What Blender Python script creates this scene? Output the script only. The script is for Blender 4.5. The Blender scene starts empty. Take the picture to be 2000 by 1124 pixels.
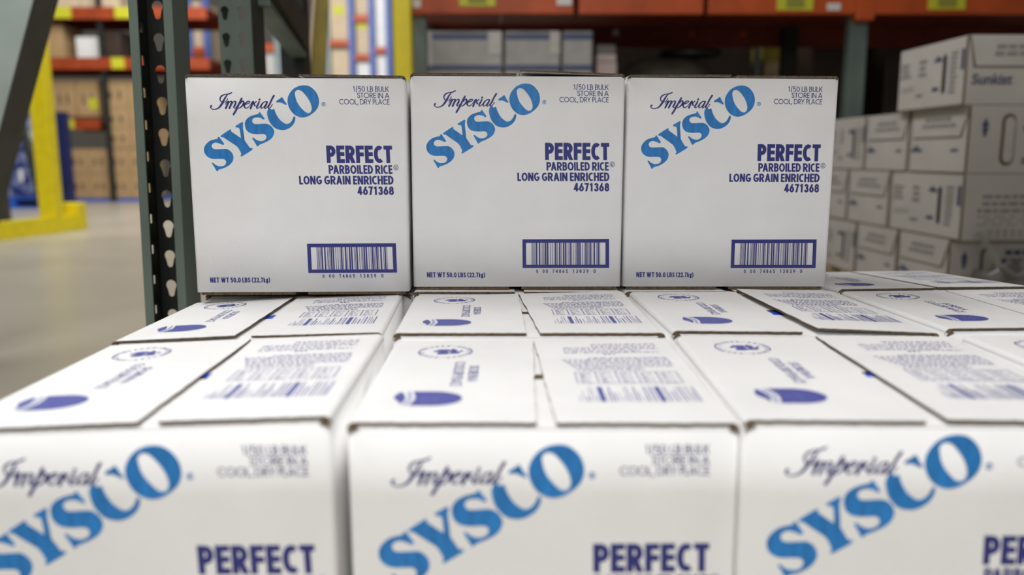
import bpy, bmesh, math, random
from mathutils import Vector, Matrix
from mathutils.geometry import tessellate_polygon
random.seed(7)
S = bpy.context.scene
COL = S.collection
# ---------------------------------------------------------------- camera
FLOOR_TO_TOP = 0.4445                      # floor to the top of the lower carton layer
CAM = Vector((-0.01926, -0.64366, 0.19445 + FLOOR_TO_TOP))
PITCH, YAW, ROLL, FPX = 0.158948, 0.025457, -0.002848, 1602.47
FWD = Vector((math.sin(YAW)*math.cos(PITCH), math.cos(YAW)*math.cos(PITCH), -math.sin(PITCH)))
r0 = Vector((math.cos(YAW), -math.sin(YAW), 0)); u0 = r0.cross(FWD)
RIGHT = math.cos(ROLL)*r0 + math.sin(ROLL)*u0
UP = -math.sin(ROLL)*r0 + math.cos(ROLL)*u0
cd = bpy.data.cameras.new('camera'); cam = bpy.data.objects.new('camera', cd); COL.objects.link(cam)
M = Matrix((RIGHT, UP, -FWD)).transposed().to_4x4(); M.translation = CAM; cam.matrix_world = M
cd.sensor_width = 36; cd.lens = FPX/2000*36; cd.clip_start = 0.02; cd.clip_end = 200
cd.dof.use_dof = True; cd.dof.focus_distance = 1.13; cd.dof.aperture_fstop = cd.lens/11.5; cd.dof.aperture_blades = 0
S.camera = cam
# ---------------------------------------------------------------- world, lamps, exposure
w = bpy.data.worlds.new('world'); S.world = w; w.use_nodes = True
w.node_tree.nodes['Background'].inputs[0].default_value = (0.99, 0.985, 0.97, 1)
w.node_tree.nodes['Background'].inputs[1].default_value = 0.09
def lamp(name, loc, size, power, col=(1, 0.96, 0.9), aim=None):
    l = bpy.data.lights.new(name, 'AREA'); l.shape = 'RECTANGLE'; l.size, l.size_y = size; l.energy = power; l.color = col
    o = bpy.data.objects.new(name, l); COL.objects.link(o); o.location = loc
    if aim: o.rotation_euler = (Vector(aim)-Vector(loc)).to_track_quat('-Z', 'Y').to_euler()
    return o
WHITE = (0.995, 0.99, 0.98)
lamp('ceiling_and_fill_lamp', (-0.45, -0.92, 3.1), (1.6, 0.6), 73, WHITE, aim=(-0.1, 0.1, 0.4))
lamp('ceiling_and_fill_lamp', (-2.5, 3.0, 6.0), (1.2, 6.0), 270, WHITE)
lamp('ceiling_and_fill_lamp', (-3.4, 7.4, 5.2), (1.5, 4.0), 230, WHITE, aim=(-5.4, 11.5, .6))
lamp('ceiling_and_fill_lamp', (-1.6, 8.6, 4.6), (2.0, 1.0), 130, WHITE, aim=(-2.6, 14.0, 1.2))
lamp('ceiling_and_fill_lamp', (0.10, -2.6, 1.9), (2.2, 0.8), 34, WHITE, aim=(0.0, 0.1, 0.4))  # added low fill behind the camera, no fixture known there
S.view_settings.view_transform = 'Standard'; S.view_settings.look = 'None'
S.view_settings.exposure = 0.0; S.view_settings.gamma = 1.0; S.view_settings.use_curve_mapping = False
S.cycles.use_denoising = True
# ---------------------------------------------------------------- helpers
def at(px, py, depth):                     # a point of the 2000x1124 frame at a given depth along the view axis
    return CAM + depth*(FWD + RIGHT*((px-1000)/FPX) - UP*((py-562)/FPX))
def at_y(px, py, Y):                       # the same on the vertical plane at world Y
    d = FWD + RIGHT*((px-1000)/FPX) - UP*((py-562)/FPX)
    return CAM + d*((Y-CAM.y)/d.y)
MATS = {}
def mat(name, col, rough=0.6, metal=0.0, var=0.0, scale=20.0, bump=0.0, bscale=None, stretch=None, spec=0.5):
    m = bpy.data.materials.new(name); m.use_nodes = True; nt = m.node_tree; b = nt.nodes['Principled BSDF']
    b.inputs['Roughness'].default_value = rough; b.inputs['Metallic'].default_value = metal
    b.inputs['Specular IOR Level'].default_value = spec
    b.inputs['Base Color'].default_value = (*col, 1)
    if var or bump:
        tc = nt.nodes.new('ShaderNodeTexCoord'); mp = nt.nodes.new('ShaderNodeMapping')
        nt.links.new(tc.outputs['Object'], mp.inputs[0])
        if stretch: mp.inputs['Scale'].default_value = stretch
    if var:
        n = nt.nodes.new('ShaderNodeTexNoise'); n.inputs['Scale'].default_value = scale; n.inputs['Detail'].default_value = 5
        nt.links.new(mp.outputs[0], n.inputs[0])
        rp = nt.nodes.new('ShaderNodeValToRGB'); nt.links.new(n.outputs[0], rp.inputs[0])
        rp.color_ramp.elements[0].position = 0.3; rp.color_ramp.elements[1].position = 0.7
        rp.color_ramp.elements[0].color = (*[c*(1-var) for c in col], 1); rp.color_ramp.elements[1].color = (*[min(1, c*(1+var)) for c in col], 1)
        nt.links.new(rp.outputs[0], b.inputs['Base Color'])
    if bump:
        n2 = nt.nodes.new('ShaderNodeTexNoise'); n2.inputs['Scale'].default_value = bscale or scale; n2.inputs['Detail'].default_value = 4
        nt.links.new(mp.outputs[0], n2.inputs[0])
        bp = nt.nodes.new('ShaderNodeBump'); bp.inputs['Strength'].default_value = bump; bp.inputs['Distance'].default_value = 0.002
        nt.links.new(n2.outputs[0], bp.inputs['Height']); nt.links.new(bp.outputs[0], b.inputs['Normal'])
    MATS[name] = m
    return m
mat('white_card', (0.80, 0.795, 0.79), 0.65, var=0.03, scale=14, bump=0.12, bscale=260, spec=0.3)
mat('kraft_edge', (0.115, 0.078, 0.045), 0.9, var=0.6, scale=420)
mat('kraft', (0.42, 0.30, 0.17), 0.85, var=0.15, scale=60)
mat('navy_ink', (0.022, 0.026, 0.18), 0.5, var=0.12, scale=300)
mat('lightened_ink', (0.075, 0.085, 0.33), 0.55, var=0.12, scale=300)  # the navy ink again, lightened in colour for the overexposed tops
mat('pale_ink', (0.36, 0.40, 0.60), 0.55, var=0.1, scale=300)
mat('sky_ink', (0.014, 0.185, 0.51), 0.45, var=0.22, scale=34, stretch=(5.0, 1, 1.0))
mat('blue_tape', (0.015, 0.08, 0.62), 0.3)
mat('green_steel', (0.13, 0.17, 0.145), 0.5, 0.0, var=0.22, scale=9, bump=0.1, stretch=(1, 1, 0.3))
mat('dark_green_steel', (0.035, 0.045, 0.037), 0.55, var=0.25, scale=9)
mat('shadow_steel', (0.014, 0.017, 0.014), 0.55, var=0.25, scale=9)  # near-black, shade of the channel recess and rear posts put in
mat('leg_shade', (0.085, 0.085, 0.07), 0.6, var=0.2, scale=8)  # dark side of the slanted leg, its shade put into the colour
mat('lit_worn_steel', (0.36, 0.42, 0.40), 0.45, var=0.15, scale=6)  # lit front face of the slanted leg, brightness put into the colour
mat('brown_steel', (0.05, 0.042, 0.036), 0.6, var=0.25, scale=8)
mat('yellow_paint', (0.88, 0.72, 0.01), 0.4, var=0.08, scale=12)
mat('dull_yellow', (0.25, 0.185, 0.018), 0.5, var=0.15, scale=12)
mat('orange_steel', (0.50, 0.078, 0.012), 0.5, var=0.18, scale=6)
mat('shaded_orange_steel', (0.20, 0.028, 0.012), 0.6, var=0.2, scale=6)  # orange steel with the shade of rear beams and decks in its colour
mat('red_steel', (0.36, 0.055, 0.012), 0.5, var=0.2, scale=5)
mat('blue_steel', (0.085, 0.14, 0.42), 0.5, var=0.15, scale=6)
mat('pale_steel', (0.25, 0.31, 0.33), 0.5, var=0.12, scale=6)
mat('label_yellow', (0.62, 0.60, 0.03), 0.5)
mat('label_white', (0.75, 0.73, 0.70), 0.5)
mat('label_dark', (0.30, 0.29, 0.04), 0.6)
mat('brown_card', (0.46, 0.30, 0.145), 0.8, var=0.10, scale=4)
mat('dark_print', (0.10, 0.07, 0.04), 0.8)
mat('cream_card', (0.66, 0.53, 0.36), 0.7, var=0.08, scale=5)
mat('white_load', (0.82, 0.82, 0.80), 0.5, var=0.05, scale=5)
mat('blue_plastic', (0.02, 0.13, 0.62), 0.4, var=0.1, scale=8)
mat('navy_wrap', (0.012, 0.016, 0.085), 0.35, var=0.4, scale=5)
mat('blue_label', (0.05, 0.075, 0.30), 0.35, var=0.85, scale=7)
mat('grey_wrap', (0.44, 0.43, 0.41), 0.35, var=0.22, scale=7, bump=0.4, bscale=25)
_r = [n for n in MATS['blue_label'].node_tree.nodes if n.type == 'VALTORGB'][0].color_ramp.elements
_r[0].position, _r[1].position = .42, .62; _r[0].color = (.012, .022, .16, 1); _r[1].color = (.26, .31, .50, 1)
mat('navy_band', (0.05, 0.075, 0.20), 0.4, var=0.15, scale=6)
mat('citrus_card', (0.47, 0.44, 0.40), 0.6, var=0.05, scale=8)
mat('slot_dark', (0.02, 0.017, 0.013), 0.9)
mat('grey_print', (0.24, 0.225, 0.21), 0.7)
mat('dark_sack', (0.05, 0.043, 0.03), 0.6, var=0.4, scale=9, bump=0.4, bscale=14)
mat('black_plastic', (0.012, 0.011, 0.010), 0.4)
mat('brown_wrap', (0.05, 0.033, 0.022), 0.5, var=0.3, scale=5)
mat('wood', (0.40, 0.29, 0.17), 0.8, var=0.2, scale=6, stretch=(0.3, 6, 6))
mat('slate_print', (0.05, 0.065, 0.12), 0.7)
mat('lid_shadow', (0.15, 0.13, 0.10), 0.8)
mat('grey_film', (0.17, 0.165, 0.155), 0.3, var=0.3, scale=12)
mat('torn_film', (0.26, 0.25, 0.235), 0.3, var=0.1, scale=12)
mat('pale_film', (0.62, 0.60, 0.56), 0.3, var=0.1, scale=12)
mat('pink_paper', (0.70, 0.56, 0.53), 0.6, var=0.08, scale=8)

def link(name, me, parent=None, m=None, loc=None):
    o = bpy.data.objects.new(name, me); COL.objects.link(o)
    if parent: o.parent = parent
    if m:
        for x in (m if isinstance(m, (list, tuple)) else [m]): me.materials.append(MATS[x])
    if loc is not None: o.location = loc
    return o
def tag(o, label, cat, group=None, kind=None):
    if label: o['label'] = label
    if cat: o['category'] = cat
    if group: o['group'] = group
    if kind: o['kind'] = kind
    return o
def thing(name, loc, label, cat, group=None, rz=0, ry=0):
    o = bpy.data.objects.new(name, None); COL.objects.link(o); o.location = loc; o.rotation_euler = (0, ry, rz)
    o.empty_display_size = 0.05
    return tag(o, label, cat, group)
def mesh(name, vs, fs):
    me = bpy.data.meshes.new(name); me.from_pydata([tuple(v) for v in vs], [], fs); me.update(); return me
def from_bm(name, bm):
    me = bpy.data.meshes.new(name); bm.normal_update(); bm.to_mesh(me); bm.free(); return me
def add_box(bm, lo, hi, bev=0.0, mi=0):
    lo, hi = Vector(lo), Vector(hi); c = (lo+hi)/2; s = hi-lo
    tb = bmesh.new(); bmesh.ops.create_cube(tb, size=1)
    for v in tb.verts: v.co = Vector((v.co.x*s.x, v.co.y*s.y, v.co.z*s.z)) + c
    if bev: bmesh.ops.bevel(tb, geom=tb.edges[:], offset=bev, segments=2, affect='EDGES', profile=0.5)
    for f in tb.faces: f.material_index = mi
    me = bpy.data.meshes.new('t'); tb.to_mesh(me); tb.free(); bm.from_mesh(me); bpy.data.meshes.remove(me)
def boxm(name, lo, hi, m, parent=None, bev=0.003):
    bm = bmesh.new(); add_box(bm, lo, hi, bev); return link(name, from_bm(name, bm), parent, m)
def add_bar(bm, a, b, wx, wy, up=(0, 0, 1), bev=0.0):    # rectangular bar between two points
    a, b = Vector(a), Vector(b); d = (b-a); L = d.length; d.normalize()
    up = Vector(up); s = d.cross(up)
    if s.length < 1e-4: s = d.cross(Vector((0, 1, 0)))
    s.normalize(); t = s.cross(d)
    q = [a + s*i*wx/2 + t*j*wy/2 for i, j in ((-1, -1), (1, -1), (1, 1), (-1, 1))]
    p = [v + d*L for v in q]; V = [bm.verts.new(v) for v in q+p]
    for f in ((3, 2, 1, 0), (4, 5, 6, 7), (0, 1, 5, 4), (1, 2, 6, 5), (2, 3, 7, 6), (3, 0, 4, 7)): bm.faces.new([V[i] for i in f])
def bar(name, a, b, wx, wy, m, parent=None, up=(0, 0, 1)):
    bm = bmesh.new(); add_bar(bm, a, b, wx, wy, up); return link(name, from_bm(name, bm), parent, m)

# ---------------------------------------------------------------- 2-D shapes for lettering
def homog(src, dst):                       # 4 point pairs -> function
    A, B = [], []
    for (x, y), (u, v) in zip(src, dst):
        A += [[x, y, 1, 0, 0, 0, -u*x, -u*y], [0, 0, 0, x, y, 1, -v*x, -v*y]]; B += [u, v]
    n = 8
    for i in range(n):                     # Gauss elimination
        k = max(range(i, n), key=lambda r: abs(A[r][i])); A[i], A[k] = A[k], A[i]; B[i], B[k] = B[k], B[i]
        for r in range(n):
            if r != i:
                q = A[r][i]/A[i][i]; A[r] = [a-q*b for a, b in zip(A[r], A[i])]; B[r] -= q*B[i]
    h = [B[i]/A[i][i] for i in range(n)]
    def f(x, y):
        d = h[6]*x+h[7]*y+1; return ((h[0]*x+h[1]*y+h[2])/d, (h[3]*x+h[4]*y+h[5])/d)
    return f
def smooth(pts, closed=True, n=5):         # Catmull-Rom through points; a third item 1 marks a corner
    P = [(p[0], p[1]) for p in pts]; K = [len(p) > 2 and p[2] == 1 for p in pts]; N = len(P); out = []
    for i in range(N if closed else N-1):
        p1, p2 = P[i], P[(i+1) % N]
        p0 = P[i-1] if (closed or i > 0) and not K[i] else p1
        p3 = P[(i+2) % N] if (closed or i+2 < N) and not K[(i+1) % N] else p2
        for k in range(n):
            t = k/n; t2, t3 = t*t, t*t*t
            out.append(tuple(0.5*(2*b+(c-a)*t+(2*a-5*b+4*c-d)*t2+(3*b-3*c+d-a)*t3) for a, b, c, d in zip(p0, p1, p2, p3)))
    if not closed: out.append(P[-1])
    return out
class Ink:                                 # flat lettering: polygons in 2-D, then mapped onto a surface
    def __init__(s): s.v, s.f, s.l, s.n = [], [], [], 0
    def poly(s, loops):
        base = len(s.v); flat = [p for l in loops for p in l]
        s.v += flat; s.l += [s.n]*len(flat); s.n += 1
        for t in tessellate_polygon([[Vector((x, y, 0)) for x, y in l] for l in loops]): s.f.append(tuple(base+i for i in t))
    def quad(s, a, b, c, d, same=False):
        i = len(s.v); s.v += [a, b, c, d]; s.f.append((i, i+1, i+2, i+3)); s.l += [s.n]*4
        if not same: s.n += 1
    def ribbon(s, pts, wd, closed=False):  # constant or varying width
        n = len(pts); L, R = [], []
        for i, p in enumerate(pts):
            a = pts[i-1] if (i > 0 or closed) else p; b = pts[(i+1) % n] if (i < n-1 or closed) else p
            def dr(p, q):
                dx, dy = q[0]-p[0], q[1]-p[1]; l = math.hypot(dx, dy); return (dx/l, dy/l) if l > 1e-9 else None
            d1, d2 = dr(a, p), dr(p, b); d1 = d1 or d2 or (1, 0); d2 = d2 or d1
            mx, my = -(d1[1]+d2[1]), d1[0]+d2[0]; l = math.hypot(mx, my) or 1; mx, my = mx/l, my/l
            k = max(0.45, mx*-d1[1]+my*d1[0]); h = (wd[i] if isinstance(wd, list) else wd)/2/k
            L.append((p[0]+mx*h, p[1]+my*h)); R.append((p[0]-mx*h, p[1]-my*h))
        for i in range(n if closed else n-1):
            j = (i+1) % n; s.quad(R[i], R[j], L[j], L[i], True)
        s.n += 1
    def disc(s, x, y, r, n=14, ry=None):
        s.poly([[(x+r*math.cos(6.2832*i/n), y+(ry or r)*math.sin(6.2832*i/n)) for i in range(n)]])
    def add(s, other, fn):
        b = len(s.v); s.v += [fn(*p) for p in other.v]; s.f += [tuple(b+i for i in f) for f in other.f]; s.l += other.l
    def mesh(s, name, fn, nrm=(0, 0, 0)):  # fn: 2-D -> 3-D; overlapping strokes lie a hair above each other along nrm
        vs = [Vector(fn(*p))+Vector(nrm)*((l % 8)*4e-5) for p, l in zip(s.v, s.l)]; return mesh(name, vs, s.f)
def arc(cx, cy, rx, ry, a0, a1, n=9):
    return [(cx+rx*math.cos(math.radians(a0+(a1-a0)*i/n)), cy+ry*math.sin(math.radians(a0+(a1-a0)*i/n))) for i in range(n+1)]
SP = [(.96, .80), (.80, .96), (.5, 1), (.17, .93), (.04, .75), (.2, .59), (.5, .51), (.82, .42), (.98, .25), (.84, .06), (.5, 0), (.18, .04), (.02, .22)]
FULL = arc(.5, .5, .5, .5, 90, 450, 24)[:-1]
G = {  # width, strokes: ('p' path) ('c' closed path) ('d' slanted with level cuts)
 'A': (.62, [('d', 0, 0, .5, 1), ('d', 1, 0, .5, 1), ('p', [(.2, .27), (.8, .27)])]),
 'B': (.52, [('p', [(0, 0), (0, 1)]), ('p', [(0, 1), (.5, 1)]+arc(.5, .765, .42, .235, 90, -90)+[(0, .53)]), ('p', [(0, .53), (.5, .53)]+arc(.5, .265, .5, .265, 90, -90)+[(0, 0)])]),
 'C': (.53, [('p', arc(.66, .5, .66, .5, 58, 302, 16))]),
 'D': (.56, [('p', [(0, 0), (0, 1)]), ('p', [(0, 1), (.3, 1)]+arc(.3, .5, .7, .5, 90, -90, 12)+[(0, 0)])]),
 'E': (.42, [('p', [(0, 0), (0, 1)]), ('p', [(0, 1), (1, 1)]), ('p', [(0, .52), (.95, .52)]), ('p', [(0, 0), (1, 0)])]),
 'F': (.42, [('p', [(0, -.1), (0, 1)]), ('p', [(0, 1), (1, 1)]), ('p', [(0, .5), (.95, .5)])]),
 'G': (.6, [('p', arc(.56, .5, .56, .5, 52, 325, 16)+[(1, .43), (.55, .43)])]),
 'H': (.55, [('p', [(0, -.1), (0, 1.1)]), ('p', [(1, -.1), (1, 1.1)]), ('p', [(0, .52), (1, .52)])]),
 'I': (0, [('p', [(0, -.1), (0, 1.1)])]),
 'K': (.56, [('p', [(0, -.1), (0, 1.1)]), ('d', .12, .45, .95, 1), ('d', .95, 0, .3, .62)]),
 'L': (.40, [('p', [(0, 1.1), (0, 0)]), ('p', [(0, 0), (1, 0)])]),
 'N': (.58, [('p', [(0, -.1), (0, 1.1)]), ('p', [(1, -.1), (1, 1.1)]), ('d', .02, 1, .98, 0)]),
 'O': (.66, [('c', FULL)]),
 'P': (.53, [('p', [(0, -.1), (0, 1)]), ('p', [(0, 1), (.45, 1)]+arc(.45, .73, .55, .27, 90, -90)+[(0, .46)])]),
 'R': (.56, [('p', [(0, -.1), (0, 1)]), ('p', [(0, 1), (.45, 1)]+arc(.45, .73, .5, .27, 90, -90)+[(0, .46)]), ('d', 1, 0, .42, .5)]),
 'S': (.47, [('p', smooth(SP, False, 3))]),
 'T': (.50, [('p', [(0, 1), (1, 1)]), ('p', [(.5, 1), (.5, -.1)])]),
 'U': (.56, [('p', [(0, 1.1), (0, .34)]+arc(.5, .34, .5, .34, 180, 360)+[(1, 1.1)])]),
 'W': (.92, [('d', .02, 1, .27, 0), ('d', .5, 1, .27, 0), ('d', .5, 1, .73, 0), ('d', .98, 1, .73, 0)]),
 'Y': (.58, [('d', 0, 1, .5, .42), ('d', 1, 1, .5, .42), ('p', [(.5, .5), (.5, -.1)])]),
 '0': (.52, [('c', FULL)]),
 '1': (.22, [('p', [(.6, -.1), (.6, 1.1)]), ('p', [(-.1, .84), (.6, .98)])]),
 '2': (.47, [('p', smooth([(.02, .74), (.18, .95), (.5, 1), (.85, .92), (.97, .72), (.85, .5), (.45, .22), (.05, 0, 1)], False, 3)), ('p', [(0, 0), (1, 0)])]),
 '3': (.47, [('p', smooth([(.05, .80), (.2, .96), (.5, 1), (.86, .93), (.94, .76), (.8, .58), (.42, .53, 1)], False, 3)), ('p', smooth([(.42, .53, 1), (.85, .47), (1, .27), (.86, .06), (.5, 0), (.15, .05), (.0, .24)], False, 3))]),
 '4': (.52, [('p', [(.78, -.1), (.78, 1.0)]), ('d', .02, .2, .78, 1.0), ('p', [(.1, .22), (1.1, .22)])]),
 '5': (.47, [('p', [(.9, 1), (.2, 1), (.1, .55)]), ('p', smooth([(.1, .55, 1), (.4, .63), (.75, .6), (.98, .34), (.85, .07), (.45, 0), (.02, .14)], False, 3))]),
 '6': (.5, [('c', [(x, y*.62) for x, y in FULL]), ('p', smooth([(.72, 1.06, 1), (.3, .68), (.0, .31)], False, 4))]),
 '7': (.46, [('p', [(0, 1), (1, 1)]), ('d', .3, 0, .98, 1)]),
 '8': (.5, [('c', [(x, y*.54) for x, y in FULL]), ('c', [(.08+x*.84, .54+y*.46) for x, y in FULL])]),
 '9': (.5, [('c', [(x, .38+y*.62) for x, y in FULL]), ('p', smooth([(.28, -.06, 1), (.7, .32), (1.0, .69)], False, 4))]),
 '/': (.34, [('d', 0, -.12, 1, 1.08)]),
 '.': (0, [('p', [(0, -.12), (0, .06)])]),
 ',': (.1, [('d', 0, -.2, .8, .16)]),
 '(': (.14, [('p', smooth([(1, 1.1), (.2, .8), (0, .5), (.2, .15), (1, -.18)], False, 3))]),
 ')': (.14, [('p', smooth([(0, 1.1), (.8, .8), (1, .5), (.8, .15), (0, -.18)], False, 3))]),
 'k': (.42, [('p', [(0, -.1), (0, 1.1)]), ('d', .1, .25, .9, .7), ('d', .95, 0, .3, .42)]),
 'g': (.42, [('c', [(x, y*.66) for x, y in FULL]), ('p', [(1, .75), (1, -.05)]+arc(.5, -.05, .5, .25, 0, -160))]),
}
WIDE = {'C': .85, 'O': .98, 'D': .78, 'A': .80, 'S': .55, 'T': .46, 'R': .56, 'E': .48, 'B': .52, 'U': .58, 'N': .70, 'Y': .68, 'P': .5, 'K': .62, 'L': .4, '0': .58, '5': .52}
def text2d(txt, t, gap=.09, space=.26, wide=False, mono=None):   # unit-height lettering, origin at the left of the baseline
    ink = Ink(); x = 0.0; prev = ''
    for ch in txt:
        if ch == ' ': prev = ''; x += mono or space; continue
        wd, st = G[ch]
        if prev == 'P' and ch == 'A': x -= .10
        if prev == 'L' and ch == 'E' and not wide: x += .01
        prev = ch
        if wide: wd = WIDE.get(ch, wd)
        ink.n = 0
        wd = wd+t if wd < .3 else max(wd, t*2.1)
        x0 = x + ((mono-wd)/2 if mono else 0)
        fx = lambda u: x0+t/2+u*(wd-t); fy = lambda v: t/2+v*(1-t)
        for s in st:
            if s[0] == 'd':
                a, b = (fx(s[1]), s[2]), (fx(s[3]), s[4]); dy = b[1]-a[1] or .01
                h = t/2*min(1.6, math.hypot(b[0]-a[0], dy)/abs(dy)); ink.quad((a[0]-h, a[1]), (a[0]+h, a[1]), (b[0]+h, b[1]), (b[0]-h, b[1]))
            else:
                P = [(fx(u), fy(v)) for u, v in s[1]]
                ex = .5 if (abs(P[0][0]-P[1][0]) < 1e-6 or abs(P[0][1]-P[1][1]) < 1e-6) else .12
                if s[0] == 'p':            # square stroke ends
                    for a, b in ((0, 1), (-1, -2)):
                        dx, dy = P[a][0]-P[b][0], P[a][1]-P[b][1]; l = math.hypot(dx, dy) or 1; P[a] = (P[a][0]+dx/l*t*ex, P[a][1]+dy/l*t*ex)
                lo, hi = (-.28, 1.08) if ch in '()g,/' else (0, 1)
                ink.ribbon([(x_, min(hi, max(lo, y_))) for x_, y_ in P], t, s[0] == 'c')
        x += mono if mono else wd+gap
    return ink, (x-gap if not mono else x)
def put_text(ink, txt, t, tl, tr, bl, br, **k):                  # lay a line of text into a quadrilateral
    g, wd = text2d(txt, t, **k); f = homog([(0, 1), (wd, 1), (0, 0), (wd, 0)], [tl, tr, bl, br]); ink.add(g, f)

# ---------------------------------------------------------------- the rice carton artwork (drawn once, in metres on the front panel)
W, D, H, T = 0.300, 0.277, 0.3045, 0.0027
face = homog([(361, 153), (798, 148), (379, 581), (798, 573)], [(-W/2, H), (W/2, H), (-W/2, 0), (W/2, 0)])
def crop(x0, y0, k): return lambda x, y: face(x0+x/k, y0+y/k)
def outline(ink, fn, *loops): ink.poly([[fn(*p) for p in smooth(l, True, 5)] for l in loops])
C = 1
logo = Ink()
outline(logo, crop(390, 260, 12.49), [(475, 160, C), (540, 245), (600, 325, C), (587, 358), (545, 357, C), (500, 335), (440, 315), (390, 308), (340, 322), (305, 352), (292, 395), (305, 435), (345, 462), (400, 470), (470, 467), (560, 460), (650, 458), (720, 485), (780, 540), (815, 605), (822, 670), (805, 740), (770, 795), (710, 850), (640, 895), (560, 930), (480, 955), (450, 970), (430, 1003, C), (405, 998, C), (350, 905), (290, 815, C), (302, 798), (325, 802, C), (370, 840), (430, 868), (500, 880), (560, 872), (605, 850), (632, 810), (640, 770), (625, 735), (590, 708), (540, 700), (450, 702), (360, 705), (290, 698), (220, 675), (160, 630), (120, 570), (103, 500), (108, 440), (135, 380), (185, 320), (250, 270), (330, 240), (400, 222), (440, 210), (452, 180)])
outline(logo, crop(425, 235, 12.49), [(75, 465, C), (110, 430), (200, 370), (322, 290, C), (340, 313), (340, 345, C), (575, 500, C), (570, 440), (555, 330), (545, 280), (522, 252, C), (490, 248), (455, 243, C), (440, 215, C), (480, 190), (560, 140), (615, 110, C), (640, 125, C), (632, 190), (632, 260), (645, 360), (658, 450), (668, 545), (700, 600), (740, 660), (790, 735, C), (850, 738, C), (864, 755, C), (835, 790), (720, 865), (590, 945, C), (553, 937, C), (570, 910), (580, 880, C), (545, 810), (510, 750), (470, 700), (420, 665), (330, 610), (240, 550), (180, 510), (130, 487), (90, 484, C)])
outline(logo, crop(470, 210, 12.49), [(490, 172, C), (545, 245), (604, 322, C), (597, 354, C), (570, 352, C), (520, 325), (470, 308), (400, 305), (340, 325), (305, 360), (300, 400), (320, 440), (355, 465), (420, 470), (500, 462), (580, 457), (650, 458), (720, 480), (780, 530), (820, 595), (833, 660), (815, 730), (780, 790), (720, 845), (650, 885), (570, 925), (490, 957), (450, 985), (430, 1010, C), (405, 1003, C), (350, 910), (292, 820, C), (300, 797), (325, 797, C), (380, 840), (430, 865), (490, 878), (540, 875), (590, 855), (630, 820), (640, 775), (628, 735), (590, 708), (540, 703), (450, 710), (370, 710), (300, 703), (235, 685), (180, 645), (140, 590), (118, 510), (118, 450), (140, 385), (190, 325), (260, 280), (340, 250), (420, 230), (460, 213), (470, 182)])
outline(logo, crop(515, 185, 12.49), [(122, 432), (150, 402, C), (180, 398), (200, 410), (225, 427, C), (278, 402, C), (290, 430), (315, 500), (345, 560), (390, 630), (450, 695), (520, 745), (580, 767), (640, 750), (690, 710), (725, 655), (745, 600, C), (770, 575), (800, 597, C), (795, 660), (770, 728), (730, 790), (670, 845), (600, 885), (520, 910), (450, 912), (370, 900), (290, 865), (220, 800), (165, 725), (130, 640), (110, 560), (104, 500)])
outline(logo, crop(515, 185, 12.49), [(335, 225, C), (360, 195), (420, 160), (460, 125), (485, 118, C), (505, 145), (545, 212), (590, 278, C), (587, 300), (565, 302, C), (520, 280), (470, 255), (420, 243), (375, 247), (345, 252, C)])
outline(logo, crop(550, 160, 12.49), [(600, 133), (700, 148), (790, 198), (870, 278), (925, 378), (950, 490), (942, 590), (905, 682), (840, 762), (760, 827), (680, 877), (590, 905), (510, 910), (430, 892), (350, 852), (275, 782), (220, 697), (185, 602), (175, 510), (195, 408), (245, 313), (320, 228), (410, 173), (500, 143)],
        [(450, 245), (410, 252), (375, 280), (358, 330), (370, 410), (395, 500), (440, 590), (500, 670), (570, 745), (630, 790), (680, 803), (725, 790), (755, 750), (768, 690), (755, 610), (725, 530), (680, 450), (620, 370), (560, 300), (500, 258)])
f5 = crop(550, 160, 12.49)
g = Ink(); g.ribbon([(1060+44*math.cos(a*.3142), 582+46*math.sin(a*.3142)) for a in range(20)], 13, True)
g.ribbon([(1048, 612), (1048, 555), (1068, 552), (1078, 568), (1066, 582), (1050, 584)], 11); g.ribbon([(1062, 584), (1080, 612)], 11)
logo.add(g, f5)
script = Ink()
fs = crop(405, 180, 18.73)
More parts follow.
